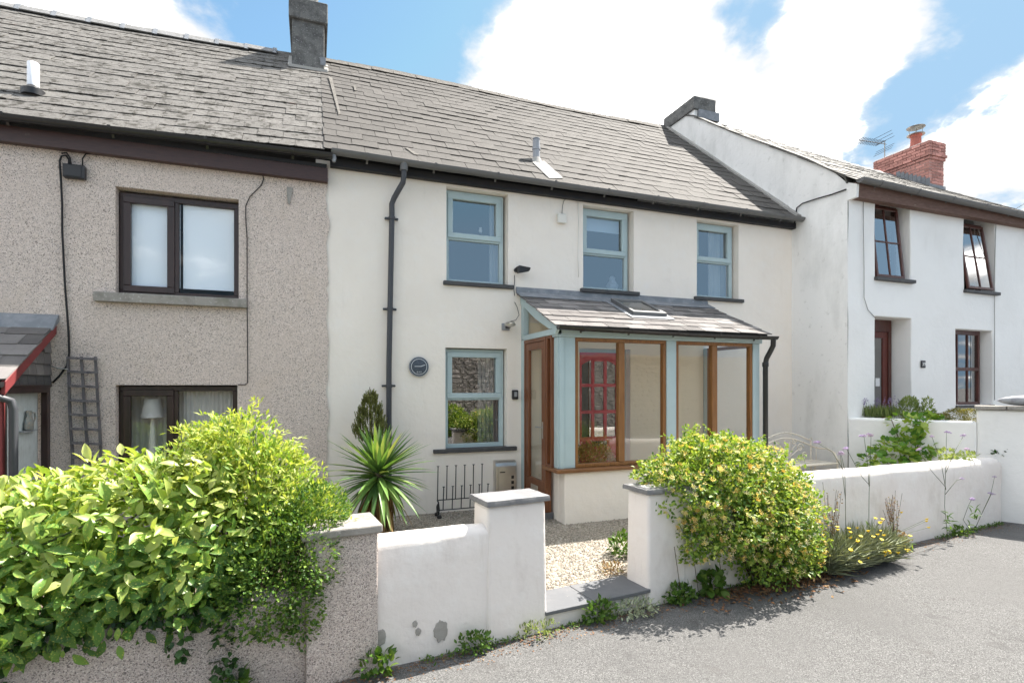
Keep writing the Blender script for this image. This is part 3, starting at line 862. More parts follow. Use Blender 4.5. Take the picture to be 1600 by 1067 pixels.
# brick chimney further along the ridge
X0, X1, Y0, Y1 = 14.6, 15.16, 1.8, 3.2
ck = MB().box(X0 + .012, X1 - .012, Y0 + .012, Y1 - .012, 6.3, 7.93).build('brick_chimney', 'brick_mortar', wh)
bricks = {}
def brick_mesh(L):
    k = round(L, 3)
    if k not in bricks:
        bricks[k] = MB().box(-L / 2, L / 2, -.05, .05, -.031, .031).mesh('brick', 'brick_red')
    return bricks[k]
for r in range(16):
    z = 6.74 + r * .0765
    o = .055 if r in (11, ) else (.03 if r in (12, 13, 14, 15) else 0)
    if r == 10: o = .028
    # left face (x = X0), runs along y
    L = .225; off = 0 if r % 2 else L / 2
    yy = Y0 - o - off
    while yy < Y1 + o - .02:
        a, b = max(yy, Y0 - o), min(yy + L, Y1 + o)
        if b - a > .05:
            m = Matrix.Translation((X0 - o + .05 + random.uniform(-.003, .003), (a + b) / 2, z)) @ Matrix.Rotation(math.pi / 2, 4, 'Z')
            link('brick', brick_mesh(b - a - .014), ck, m)
        yy += L
    xx = X0 - o + .1 - (L / 2 if r % 2 else 0)
    while xx < X1 + o - .02:
        a, b = max(xx, X0 - o + .101), min(xx + L, X1 + o)
        if b - a > .05:
            link('brick', brick_mesh(b - a - .014), ck, Matrix.Translation(((a + b) / 2, Y0 - o + .05 + random.uniform(-.003, .003), z)))
        xx += L
MB().box(X0 - .01, X1 + .01, Y0 - .01, Y1 + .01, 7.925, 7.955).build('flaunching', 'brick_mortar', ck, bev=.01)
for i in range(8):   # stepped lead flashing up the side
    yb = Y0 - .02 + i * .105; zb = wr(14.6).z - (2.75 - yb) * .6
    MB().box(X0 - .012, X0 - .004, yb, yb + .098, zb - .12, zb + .20).build('flashing', 'lead', ck)
MB().box(X0 - .03, X1 + .03, Y0 - .03, Y0 - .004, 6.55, 6.83).build('apron_flashing', 'lead', ck, bev=.008)
pc = onX(1431, 220, 14.85)
pot = MB().lathe((14.85, pc.y, 7.95), [(.17, 0), (.15, .06), (.125, .12), (.115, .32), (.14, .34), (.14, .38), (.11, .38)], 16).build('chimney_pot', 'terracotta', ck, smooth=True)
cw = MB().lathe((14.85, pc.y, 8.31), [(.20, 0), (.20, .012), (.12, .03)], 18); cw.lathe((14.85, pc.y, 8.50), [(.20, 0), (.21, .01), (.12, .045), (.02, .055)], 18)
for k in range(4):
    a = k * math.pi / 2 + .5; cw.tube([(14.85 + .13 * math.cos(a), pc.y + .13 * math.sin(a), 8.32), (14.85 + .15 * math.cos(a), pc.y + .15 * math.sin(a), 8.51)], .008, 5)
cw.build('cowl', 'galvanised', pot, smooth=True)
# aerial behind the chimney
ab = onX(1388, 245, 14.7)
ae = thing('tv_aerial', (14.7, ab.y + .1, 7.6), 'thin metal television aerial on a mast behind the red brick chimney', 'aerial')
my = ab.y + .1
MB().tube([(14.7, my, 7.5), (14.7, my, 8.42)], .014, 6).build('mast', 'galvanised', ae, smooth=True)
bt = onX(1391, 224, 14.7); b1 = Vector((14.72, my, 8.36)); b0 = onY(1341, 219, my - .1); 
MB().tube([b1 + (b1 - b0) * .05, b0], .010, 6)  .build('boom', 'plastic_black', ae, smooth=True)
dirb = (b0 - b1).normalized(); sidev = Vector((.35, -1, .25)).normalized()
for i in range(11):
    p = b1.lerp(b0, .18 + .8 * i / 10); MB().tube([p - sidev * .13, p + sidev * .13], .008, 5).build('element', 'plastic_black', ae)
for s_ in (1, -1):
    q = b1 + Vector((0, 0, .10 * s_)) ; r_ = MB()
    for i in range(3): r_.tube([q + Vector((-.05 * i, 0, .07 * s_ * i)) - sidev * .22, q + Vector((-.05 * i, 0, .07 * s_ * i)) + sidev * .22], .006, 5)
    r_.build('reflector', 'plastic_black', ae)
# house number
pN = onY(1441, 569, YW)
nm = thing('house_number', (pN.x, YW - .02, pN.z), 'small dark square house number plate reading 39 beside the brown door', 'sign')
MB().box(pN.x - .055, pN.x + .055, YW - .022, YW - .008, pN.z - .062, pN.z + .062).build('plate', 'plate_black', nm, bev=.004)
tcv = bpy.data.curves.new('numerals', 'FONT'); tcv.body = '39'; tcv.size = .088; tcv.extrude = .002; tcv.align_x = 'CENTER'; tcv.align_y = 'CENTER'
tcv.materials.append(MATS['number_white'])
to = bpy.data.objects.new('numerals', tcv); COL.objects.link(to); bpy.context.view_layer.update()
tme = bpy.data.meshes.new_from_object(to); bpy.data.objects.remove(to)
link('numerals', tme, nm, Matrix.Translation((pN.x, YW - .027, pN.z - .003)) @ Matrix.Rotation(math.pi / 2, 4, 'X'))
# thin wires clipped to the white front
def cable(name, pts, r, mat, label, n=5):
    return tag(MB().tube(pts, r, n).build(name, mat, smooth='all'), label, 'cable')
yc = YW - .022
cable('cable', [onY(px, py, yc) for px, py in ((1349, 297), (1349, 360), (1350, 420), (1350, 465), (1356, 484), (1368, 497))], .006, 'cable_grey', 'thin grey cable clipped down the white wall near its front corner')
cable('cable', [onY(px, py, yc) for px, py in ((1556, 350), (1554, 420), (1554, 520), (1554, 625))], .006, 'cable_grey', 'thin grey cable running down beside the further pair of brown windows')
cc = [onX(px, py, XR - .02) for px, py in ((1237, 355), (1241, 352), (1243, 340), (1245, 325), (1254, 318), (1275, 311), (1300, 304), (1322, 296))]
cable('cable', cc, .011, 'cable_black', 'black cable swinging across the bare white gable side up to the eaves')
# ------------------------------------------------------------------ cream house
ch = thing('cream_house', (3.5, 0, 0), 'cream rendered cottage with pale blue windows and a slate roof', 'house')
XL = onY(513, 480, 0).x
def zE_c(x): return 4.60
def op0(pl, pr, tl, bl, tr=None, br=None, y=0.0):
    a, b = onY(pl, tl, y), onY(pr, tr or tl, y); c, d = onY(pl, bl, y), onY(pr, br or bl, y)
    return (a.x, b.x, (c.z + d.z) / 2, (a.z + b.z) / 2)
C1 = op0(697.5, 794, 292.5, 440, 302, 448)
C2 = op0(911, 990, 320, 453, 330, 457)
C3 = op0(1088.75, 1154, 344, 465, 351, 469)
C4 = op0(696, 792, 543, 698, 545, 703)
RD = (onY(905, 600, 0).x, onY(984, 600, 0).x, .12, onY(905, 544, 0).z)
mb = MB(); wall_grid(mb, XL - .15, XR + .02, -.15, zE_c, [C1, C2, C3, C4, RD], 0.0, .30, cell=.22, amp=.008)
mb.build('front_wall', 'cream_render', ch, bev=.022, seg=2)
gb_ = MB().box(XL - .1, XR, 6.9, 7.0, -.1, 4.6).build('back_wall', 'cream_render', ch)
def c_e(x): return Vector((x, -.20, 4.665))
def c_r(x): return Vector((x, 3.45, 7.84 + .05 * math.sin((x - XL) * .9) * .4))
rm = MB()
for i in range(9):
    x = XL - .08 + (XR - XL + .08) * i / 8; e, r = c_e(x), c_r(x); nn = Vector((0, -.66, .75)) * .012
    rm.v += [tuple(e - nn), tuple(r - nn), (x, 7.0, 4.66)]
for i in range(8):
    q = i * 3; rm.f += [(q, q + 3, q + 4, q + 1), (q + 1, q + 4, q + 5, q + 2)]
croof = rm.build('roof', 'roof_underlay', ch)
slate_roof(croof, c_e, c_r, XL - .06, XR - .03, .245, .335, 'slate_grey', limit=300)
# mortared ridge
x = XL - .0
while x < XR - .45:
    L = random.uniform(.40, .46); r = c_r(x + L / 2); t = MB(); tl = random.uniform(-.012, .012)
    t.prism([Vector((0, -.15, -.10)), Vector((0, -.06, .0)), Vector((0, 0, .022)), Vector((0, .06, .0)), Vector((0, .15, -.10))], (x, r.y, r.z + .015 + tl), (x + L - .008, r.y, c_r(x + L).z + .015 + random.uniform(-.008, .008)))
    t.build('ridge_tile', 'ridge_mortar', croof)
    x += L
# mortar flashing along the gable of the white house and patches of cement left on the slates
fm = MB()
pts = [c_e(XR - .05).lerp(c_r(XR - .05), t / 14) + Vector((random.uniform(-.02, .02), 0, .03)) for t in range(15)]
for p, q in zip(pts, pts[1:]): fm.beam(p, q, .13, .035)
fm.build('flashing', 'mortar_white', croof)
def roof_patch(name, pxs, mat, th=.006):
    nrm = (c_e(1) - c_r(1)).cross(Vector((1, 0, 0))).normalized()
    if nrm.z < 0: nrm = -nrm
    pl = [onPlane(px, py, c_e(1) + nrm * .022, nrm) for px, py in pxs]
    return MB().prism(pl, nrm * 0, nrm * th).build(name, mat, croof)
roof_patch('mortar_patch', [(513, 120), (519, 122), (532, 178), (529, 180)], 'ridge_mortar')
roof_patch('mortar_patch', [(632, 231), (638, 232), (655, 243), (647, 242)], 'ridge_mortar')
roof_patch('mortar_patch', [(552, 134), (556, 135), (557, 142), (554, 142)], 'ridge_mortar')
# vent pipe through the roof with its lead slate
nrmc = (c_e(1) - c_r(1)).cross(Vector((1, 0, 0))).normalized(); nrmc = nrmc if nrmc.z > 0 else -nrmc
vb = onPlane(838, 250, c_e(1) + nrmc * .02, nrmc)
vp = MB().lathe(vb + Vector((0, 0, -.05)), [(.055, 0), (.055, .20), (.064, .20), (.064, .235), (.056, .235), (.056, .34), (.05, .34), (.05, .36)], 14)
vpo = vp.build('vent_pipe', 'pipe_grey', croof, smooth=True)
vc = MB().lathe(vb + Vector((0, 0, .315)), [(.058, 0), (.058, .012), (.03, .02)], 12)
for k in range(5):
    a = k * 1.2566; vc.box(vb.x + .045 * math.cos(a) - .008, vb.x + .045 * math.cos(a) + .008, vb.y + .045 * math.sin(a) - .008, vb.y + .045 * math.sin(a) + .008, vb.z + .28, vb.z + .315)
vc.build('vent_cap', 'pipe_grey', vpo)
MB().lathe(vb + Vector((0, .0, -.03)), [(.12, -.06), (.075, .02), (.06, .06)], 14).build('collar', 'mortar_white', vpo, smooth=True)
roof_patch('lead_slate', [(832, 254), (850, 252), (880, 279), (858, 279)], 'mortar_white')
# eaves
MB().box(XL + .02, XR - .01, -.10, -.012, 4.505, 4.60).build('fascia', 'fascia_dark', ch)
cg = gutter(ch, (XL + .03, -.245, 4.645), (XR - .02, -.245, 4.645), .062, 'gutter_grey', brackets=9)
# downpipe with swan neck
sx = onY(631, 270, -.24).x; dx = onY(612, 400, -.06).x; dxb = onY(607.5, 700, -.06).x
dp = MB().tube([(sx, -.245, 4.60), (sx, -.245, 4.44), (sx - .01, -.235, 4.36), (dx + .03, -.09, 4.20), (dx, -.075, 4.12), (dx, -.075, 3.9), (dxb, -.075, 2.0), (dxb, -.075, .05)], .036, 12)
dpo = dp.build('downpipe', 'downpipe_grey', ch, smooth=True)
MB().lathe((sx, -.245, 4.57), [(.05, -.06), (.05, .04)], 12).build('outlet', 'gutter_grey', dpo, smooth=True)
for py in (341, 483, 603):
    pz = onY(610, py, -.07).z; xx = dx + (dxb - dx) * max(0, min(1, (3.9 - pz) / 1.9))
    cb = MB().lathe((xx, -.075, pz - .02), [(.043, 0), (.045, .02), (.043, .04)], 12)
    cb.box(xx - .085, xx + .085, -.045, -.02, pz - .012, pz + .016)
    for s_ in (-1, 1): cb.lathe((xx + s_ * .075, -.055, pz), [(.014, 0), (.014, .035)], 8, axis=(0, 1, 0))
    cb.build('pipe_clip', 'downpipe_grey', dpo, smooth=True)
# windows
YF = .115
for op, sp, slx in ((C1, .49, (693.5, 803)), (C2, .455, (908.5, 1000)), (C3, .50, (1087, 1163)), (C4, .50, (678, 808))):
    rv = .07 if op is not C4 else .055
    y_ = YF if op is not C4 else .10
    xr_ = op[1] - (.035 if op is not C4 else .02)
    sx0, sx1 = onY(slx[0], 450, -.05).x, onY(slx[1], 450, -.05).x
    casement(ch, op[0] + .0, xr_, op[2] + .005, op[3] - .012, y_, 'blue_paint', wf=.06, split=sp, sill=(sx0, sx1, -.055, op[2] + .012, .055, 'sill_slate'))
# red front door inside the porch
y = .12; x0, x1, z0, z1 = RD
fr = MB(); fr.box(x0, x0 + .035, y, y + .07, z0, z1); fr.box(x1 - .07, x1, y, y + .07, z0, z1); fr.box(x0 + .035, x1 - .07, y, y + .07, z1 - .05, z1)
door = fr.build('front_door', 'blue_paint', ch, bev=.003)
a, b, c, d = x0 + .035, x1 - .07, z0, z1 - .05
lf = MB(); sw = .085; cw_ = (b - a - 2 * sw - .10) / 3
zr = [c + .82, c + 1.16, c + 1.20 + .30, c + 1.90]
lf.box(a, a + sw, y + .02, y + .06, c, d); lf.box(b - sw, b, y + .02, y + .06, c, d)
lf.box(a + sw, b - sw, y + .02, y + .06, c, zr[0]); lf.box(a + sw, b - sw, y + .02, y + .06, d - .12, d)
rows = []; zz0 = zr[0]; hh = (d - .12 - zr[0] - .10) / 3
for r in range(3):
    z0_ = zr[0] + r * (hh + .05)
    rows.append((z0_, z0_ + hh))
    if r < 2: lf.box(a + sw, b - sw, y + .022, y + .058, z0_ + hh, z0_ + hh + .05)
for i in (1, 2):
    xx = a + sw + i * (cw_ + .05) - .05
    for z0_, z1_ in rows: lf.box(xx, xx + .05, y + .024, y + .056, z0_, z1_)
# arched heads of the top lights
for i in range(3):
    xx = a + sw + i * (cw_ + .05); z1_ = rows[2][1]
    for k in range(6):
        t = (k + .5) / 6; hgt = {0: .075 * (1 - t) ** 1.6, 1: .012, 2: .075 * t ** 1.6}[i]
        lf.box(xx + cw_ * k / 6, xx + cw_ * (k + 1) / 6, y + .026, y + .054, z1_ - hgt - .004, z1_)
lf.box(a + sw + .02, b - sw - .02, y + .012, y + .02, c + .12, c + .60)
dl = lf.build('door_leaf', 'red_door', door, bev=.004)
for i in range(3):
    xx = a + sw + i * (cw_ + .05)
    for z0_, z1_ in rows:
        MB().add([(xx, y + .04, z0_), (xx + cw_, y + .04, z0_), (xx + cw_, y + .04, z1_), (xx, y + .04, z1_)], [(0, 1, 2, 3)]).build('pane', GL, door)
MB().box((a + b) / 2 - .13, (a + b) / 2 + .13, y + .006, y + .02, c + .68, c + .755).build('letter_plate', 'plastic_black', door, bev=.004)
# rooms behind
rr = MB()
def room(x0, x1, y0, y1, z0, z1, mat='dark_room', parent=ch):
    MB().add([(x0, y0, z0), (x1, y0, z0), (x1, y1, z0), (x0, y1, z0), (x0, y0, z1), (x1, y0, z1), (x1, y1, z1), (x0, y1, z1)],
             [(0, 1, 2, 3), (4, 7, 6, 5), (1, 5, 6, 2), (2, 6, 7, 3), (3, 7, 4, 0)]).build('room', mat, parent)
room(XL + .1, XR - .1, .305, 3.4, .05, 2.5); room(XL + .1, XR - .1, .305, 3.0, 2.6, 4.5)
# curtains and blinds (hang inside, things of their own)
def px0(px, y): return onY(px, 500, y).x
drape('curtain', px0(764, .3), px0(778, .3) + .05, C1[2] + .0, C1[3] - .05, .29, 'curtain_white', 'white curtain drawn aside in the upstairs window nearest the downpipe', 4)
drape('curtain', px0(1106, .3), px0(1124, .3), C3[2], C3[3], .29, 'curtain_white', 'white curtain hanging mid pane in the upstairs window furthest from the downpipe', 3)
drape('curtain', px0(1124, .3) + .01, px0(1138, .3), C3[2], C3[3], .30, 'curtain_grey', 'greyer curtain edge beside the white curtain in the same upstairs window', 2)
drape('curtain', px0(746, .3), px0(783, .3), C4[2], C4[3], .30, 'curtain_grey', 'grey curtain drawn aside in the downstairs window below the plaque', 6)
bl = MB().box(C2[0] + .08, C2[1] - .10, .27, .276, C2[3] - .30, C2[3] - .06)
tag(bl.build('roller_blind', 'blind_white'), 'white roller blind half lowered in the upstairs window over the porch', 'blind')
# small ornament standing on the sill inside the middle window
oc = onY(957, 449, .24)
og = MB().lathe((oc.x, .25, C2[2] + .06), [(.03, 0), (.085, .02), (.10, .08), (.06, .14), (.045, .17), (.05, .20), (.02, .235)], 12)
tag(og.build('ornament', 'ornament', smooth=True), 'grey ornament standing inside the window above the porch', 'ornament')
oc = onY(751, 355, .24)
tag(MB().lathe((oc.x, .25, onY(751, 364, .25).z), [(.02, 0), (.028, .03), (.018, .06), (.022, .075)], 10).build('ornament', 'plastic_white', smooth=True), 'tiny white figure on the meeting rail of the upstairs window by the floodlight', 'ornament')

# fixtures on the front, each a thing of its own
p = onY(654, 573, 0)
pq = thing('plaque', (p.x, -.02, p.z), 'round dark slate plaque with a pale ring on the cream wall', 'plaque')
MB().lathe((p.x, -.012, p.z), [(.128, 0), (.134, .006), (.134, .018), (.126, .024)], 32, axis=(0, -1, 0)).build('disc', 'plaque_slate', pq, smooth=True)
rg = MB()
for k in range(40):
    a0, a1 = 2 * math.pi * k / 40, 2 * math.pi * (k + 1) / 40
    q = lambda a, r, yy: (p.x + r * math.cos(a), yy, p.z + r * math.sin(a))
    rg.add([q(a0, .100, -.040), q(a1, .100, -.040), q(a1, .108, -.040), q(a0, .108, -.040)], [(0, 1, 2, 3)])
    rg.add([q(a0, .127, -.0395), q(a1, .127, -.0395), q(a1, .131, -.0395), q(a0, .131, -.0395)], [(0, 1, 2, 3)])
rg.build('ring', 'plaque_line', pq)
em = MB()
em.add([(p.x - .06, -.040, p.z + .0), (p.x + .03, -.040, p.z + .0), (p.x + .085, -.040, p.z + .022), (p.x + .082, -.040, p.z + .03), (p.x + .02, -.040, p.z + .010), (p.x - .06, -.040, p.z + .008)], [(0, 1, 2, 3, 4, 5)])
for k in range(3): em.add([(p.x - .03 + k * .025, -.040, p.z - .082), (p.x - .022 + k * .025, -.040, p.z - .082), (p.x - .02 + k * .025, -.040, p.z - .062), (p.x - .028 + k * .025, -.040, p.z - .062)], [(0, 1, 2, 3)])
em.build('relief', 'plaque_line', pq)

p = onY(876.5, 342.5, 0)
jb = thing('junction_box', (p.x, -.02, p.z), 'small white box under the eaves of the cream house', 'box')
MB().box(p.x - .075, p.x + .065, -.055, -.008, p.z - .07, p.z + .065).build('case', 'plastic_white', jb, bev=.006)
cable('cable', [onY(px, py, -.02) for px, py in ((878, 334), (879, 322), (881, 314), (887, 309), (896, 308), (902, 310))], .006, 'cable_grey', 'thin grey cable curling out of the white box under the eaves')
cable('cable', [onY(px, py, -.02) for px, py in ((903, 312), (904, 350), (903, 400), (904, 433))], .005, 'plastic_white', 'white cable running down beside the window over the porch')

p = onY(811, 424, 0)
fl = thing('floodlight', (p.x, -.02, p.z), 'black security floodlight angled out beside the upstairs window over the plaque', 'lamp')
MB().lathe((p.x - .05, -.008, p.z + .01), [(.035, 0), (.035, .05)], 12, axis=(0, -1, 0)).build('mount', 'plastic_black', fl, smooth=True)
MB().hexa([(p.x - .06, -.06, p.z - .05), (p.x + .10, -.10, p.z - .02), (p.x + .10, -.16, p.z - .02), (p.x - .06, -.16, p.z - .06),
           (p.x - .07, -.06, p.z + .05), (p.x + .11, -.10, p.z + .03), (p.x + .12, -.17, p.z + .03), (p.x - .06, -.17, p.z + .05)]).build('head', 'plastic_black', fl, bev=.008)
cable('cable', [onY(px, py, -.012) for px, py in ((804, 430), (804, 440), (803, 452), (804, 462))], .005, 'cable_black', 'short black cable dropping from the floodlight to the porch roof')

p = onY(791, 511, 0)
wl = thing('wall_lamp', (p.x, -.02, p.z), 'steel outdoor lamp with round glass head beside the porch gable', 'lamp')
MB().box(p.x - .075, p.x + .045, -.02, -.008, p.z - .05, p.z + .05).build('backplate', 'plastic_grey', wl, bev=.004)
MB().box(p.x - .02, p.x + .02, -.13, -.02, p.z - .025, p.z + .02).build('arm', 'plastic_black', wl, bev=.004)
MB().lathe((p.x + .0, -.16, p.z + .005), [(.03, -.02), (.075, 0), (.08, .02), (.06, .045), (.02, .055)], 18).build('head', 'steel', wl, smooth=True)
cable('cable', [onY(px, py, -.012) for px, py in ((795, 503), (806, 500), (811, 492), (808, 480), (804, 472))], .004, 'cable_black', 'thin black wire looping from the steel lamp up to the porch roof')

p = onY(803.5, 616.5, 0)
ks = thing('key_safe', (p.x, -.02, p.z), 'black key safe with a grey keypad beside the wooden porch door', 'key safe')
MB().box(p.x - .045, p.x + .045, -.055, -.008, p.z - .068, p.z + .068).build('case', 'plastic_black', ks, bev=.014, seg=3)
MB().box(p.x - .02, p.x + .026, -.060, -.054, p.z - .03, p.z + .04).build('keypad', 'plastic_grey', ks, bev=.004)

# steel letter box on the wall
A = onY(774, 740, -.10); B = onY(807, 740, -.10); zt = onY(790, 719, -.10).z
lb = thing('letter_box', ((A.x + B.x) / 2, -.02, zt - .45), 'brushed steel letter box with a rounded top on the cream wall', 'letter box')
x0, x1 = A.x, B.x; z0 = zt - .46
MB().prism([Vector((0, -.008, 0)), Vector((0, -.11, 0)), Vector((0, -.11, .38)), Vector((0, -.095, .425)), Vector((0, -.06, .45)), Vector((0, -.008, .46))], (x0, 0, z0), (x1, 0, z0)).build('body', 'steel', lb, bev=.006)
MB().box(x0 + .035, x1 - .02, -.118, -.1105, z0 + .03, z0 + .36).build('door_panel', 'steel', lb, bev=.004)
MB().box(x0 + .06, x0 + .14, -.1205, -.1185, z0 + .29, z0 + .305).build('name_slot', 'plastic_black', lb)
for k in range(3): MB().box(x1 - .085, x1 - .045, -.1205, -.1185, z0 + .05 + k * .075, z0 + .095 + k * .075).build('view_hole', 'plastic_black', lb)

# boot rack
y = -.16
x0, x1 = onY(682, 780, y).x, onY(764, 780, y).x
br = thing('boot_rack', ((x0 + x1) / 2, y, 0), 'black iron boot rack standing on gravel under the downstairs window', 'boot rack')
zb = .20; 
MB().tube([(x0, y - .06, .22), (x1, y - .06, .22)], .008, 6).build('rail', 'iron_black', br)
MB().tube([(x0, y - .12, .10), (x1, y - .12, .10)], .008, 6).build('rail', 'iron_black', br)
for i in range(6):
    xx = x0 + .0 + (x1 - x0) * i / 6
    m = MB().tube([(xx, y - .06, .22), (xx + .015, y - .03, .66)], .007, 6); m.lathe((xx + .015, y - .03, .655), [(.006, 0), (.018, .006), (.018, .012)], 8); m.build('rod', 'iron_black', br)
    xx += (x1 - x0) / 12
    m = MB().tube([(xx, y - .12, .10), (xx + .01, y - .12, .40)], .007, 6); m.lathe((xx + .01, y - .12, .395), [(.006, 0), (.018, .006), (.018, .012)], 8); m.build('rod', 'iron_black', br)
for xx in (x0, x1):
    m = MB()
    m.tube([(xx, y - .06, .22), (xx, y - .12, .20), (xx, y - .16, .12), (xx, y - .12, .04), (xx, y - .05, .05), (xx, y - .03, .13), (xx, y - .08, .17), (xx, y - .12, .10)], .011, 6)
    m.lathe((xx, y - .17, .028), [(.01, -.028), (.03, -.02), (.034, 0), (.02, .022)], 10); m.lathe((xx, y - .02, .028), [(.01, -.028), (.03, -.02), (.034, 0), (.02, .022)], 10)
    m.build('foot', 'iron_black', br, smooth=True)

# ------------------------------------------------------------------ porch
PX0 = onY(814, 560, 0).x; YP = -1.15
PX1 = onY(1188, 560, YP).x
zT = onY(802, 459, 0).z; 
po = thing('glazed_porch', ((PX0 + PX1) / 2, -.6, 0), 'lean-to porch with oak window frames, pale blue posts and slate roof', 'porch')
zs = onY(890, 733, YP - .06).z          # sill height
zh = onY(1042, 532, YP).z               # head of the windows
zf = zh + .16
# plinth walls
MB().box(PX0 + .13, PX1 + .02, YP - .02, YP + .16, -.1, zs - .05).build('plinth_wall', 'cream_render', po, bev=.02, seg=2)
MB().box(PX0 + .13, PX0 + .29, YP + .161, -.72, -.1, zs - .05).build('plinth_wall', 'cream_render', po, bev=.02, seg=2)
MB().box(PX1 - .16, PX1 + .02, YP + .161, -.002, -.1, zs - .05).build('plinth_wall', 'cream_render', po, bev=.02, seg=2)
MB().box(PX0 + .29, PX1 - .16, YP + .16, -.002, .02, .10).build('floor', 'floor_tile', po)
# warm painted inner wall round the front door
MB().box(PX0 + .081, RD[0] - .003, -.014, -.009, .10, zh + .3).build('inner_wall', 'inner_wall', po)
MB().box(RD[1] + .003, PX1 - .07, -.014, -.009, .10, zh + .3).build('inner_wall', 'inner_wall', po)
MB().box(RD[0] - .003, RD[1] + .003, -.014, -.009, RD[3] + .002, zh + .3).build('inner_wall', 'inner_wall', po)
# oak sills
MB().box(PX0 - .0, PX1 + .05, YP - .075, YP + .17, zs - .048, zs).build('sill', 'oak_rail', po, bev=.008, seg=2)
MB().box(PX0 - .0, PX0 + .29, YP + .171, -.75, zs - .048, zs).build('sill', 'oak_rail', po, bev=.008, seg=2)
MB().box(PX1 - .16, PX1 + .05, YP + .171, -.003, zs - .048, zs).build('sill', 'oak_rail', po, bev=.008, seg=2)
# posts and head beam
def pxp(px): return onY(px, 640, YP).x
P = [pxp(v) for v in (875, 899, 1042, 1057, 1177, 1187)]
for a, b in ((P[0] - .03, P[1]), (P[2], P[3]), (P[4], P[5])):
    MB().box(a, b, YP, YP + .12, zs + .001, zh).build('post', 'blue_paint', po, bev=.006)
MB().box(P[0] - .012, P[0] + .05, YP - .018, YP - .001, zs + .001, zh).build('post_trim', 'blue_paint', po, bev=.005)
MB().box(PX0 + .02, PX1 + .02, YP - .02, YP + .12, zh + .001, zf).build('head_beam', 'blue_paint', po, bev=.006)
MB().box(PX0, PX0 + .08, -.10, -.003, .02, zh + .06).build('post', 'blue_paint', po, bev=.006)
MB().box(PX1 - .06, PX1 + .01, -.10, -.003, zs + .001, zh).build('post', 'blue_paint', po, bev=.006)
# front windows, each oak frame with two panes
def oak_window(x0, x1, split):
    f = MB(); w_ = .045; y0, y1 = YP + .012, YP + .09
    f.ring(x0 + .002, x1 - .002, zs + .002, zh - .002, w_, y0, y1)
    xm = x0 + (x1 - x0) * split
    f.box(xm - .045, xm + .045, y0 - .006, y1 - .004, zs + w_ + .002, zh - w_ - .002)
    w = f.build('window', 'oak_frame', po, bev=.005)
    for a, b in ((x0 + w_, xm - .045), (xm + .045, x1 - w_)):
        MB().add([(a, YP + .05, zs + w_), (b, YP + .05, zs + w_), (b, YP + .05, zh - w_), (a, YP + .05, zh - w_)], [(0, 1, 2, 3)]).build('pane', GLP, w)
oak_window(P[1], P[2], .495); oak_window(P[3], P[4], .49)
# end window away from the door
f = MB(); f.ringX(YP + .121, -.101, zs + .002, zh - .002, .05, PX1 - .07, PX1 - .01)
w = f.build('window', 'oak_frame', po, bev=.005)
MB().add([(PX1 - .04, YP + .17, zs + .05), (PX1 - .04, -.15, zs + .05), (PX1 - .04, -.15, zh - .05), (PX1 - .04, YP + .17, zh - .05)], [(0, 1, 2, 3)]).build('pane', GLE, w)
# side with the entrance door
zd0, zd1 = .09, zh + .03
MB().box(PX0 - .01, PX0 + .12, -.86, -.10, .0, zd0 - .002).build('threshold', 'step_slate', po, bev=.004)
df = MB(); df.ringX(-.86, -.101, zd0, zd1, .05, PX0 + .005, PX0 + .09, wb=.02)
dfo = df.build('entrance_door', 'door_wood', po, bev=.004)
lf = MB(); lf.ringX(-.808, -.153, zd0 + .022, zd1 - .052, .10, PX0 + .012, PX0 + .062, wb=.36)
lf.build('door_leaf', 'door_wood', dfo, bev=.006)
MB().add([(PX0 + .035, -.708, zd0 + .38), (PX0 + .035, -.253, zd0 + .38), (PX0 + .035, -.253, zd1 - .152), (PX0 + .035, -.708, zd1 - .152)], [(0, 3, 2, 1)]).build('pane', GLD, dfo)
MB().box(PX0 + .004, PX0 + .012, -.60, -.36, zd0 + .22, zd0 + .30).build('letter_plate', 'steel', dfo, bev=.003)
h = MB().box(PX0 + .004, PX0 + .011, -.775, -.745, zd0 + .95, zd0 + 1.17); h.tube([(PX0 + .01, -.76, zd0 + 1.10), (PX0 - .04, -.76, zd0 + 1.10), (PX0 - .045, -.65, zd0 + 1.10)], .009, 8)
h.build('handle', 'steel', dfo, smooth=True)
sw_ = MB().ringX(-.862 - .17, -.863, zs + .002, zd1, .035, PX0 + .01, PX0 + .075)
sw_o = sw_.build('side_light', 'door_wood', po, bev=.003)
MB().add([(PX0 + .04, -.995, zs + .04), (PX0 + .04, -.90, zs + .04), (PX0 + .04, -.90, zd1 - .04), (PX0 + .04, -.995, zd1 - .04)], [(0, 3, 2, 1)]).build('pane', GLD, sw_o)
# gable triangle above the door
ye, ze = -1.30, onY(884, 509, -1.30).z
slope = (zT - ze) / (0 - ye)
zroof = lambda yy: zT + slope * yy
MB().prism([Vector((PX0, YP - .02, zd1 + .001)), Vector((PX0, -.003, zd1 + .001)), Vector((PX0, -.003, zd1 + .075)), Vector((PX0, YP - .02, zd1 + .075))], (0, 0, 0), (.09, 0, 0)).build('rail', 'blue_paint', po, bev=.004)
MB().box(PX0 + .002, PX0 + .088, -.085, -.004, zd1 + .076, zroof(-.04) - .13).build('post', 'blue_paint', po, bev=.004)
vb_ = [Vector((0, 0, zT - .02)), Vector((0, ye + .02, ze - .0)), Vector((0, YP - .02, ze - .11)), Vector((0, YP + .06, zd1 + .077)), Vector((0, YP + .14, zd1 + .077)), Vector((0, -.55, zroof(-.55) - .17)), Vector((0, -.003, zroof(0) - .14))]
MB().prism(vb_, (PX0 - .012, 0, 0), (PX0 + .03, 0, 0)).build('bargeboard', 'blue_paint', po, bev=.004)
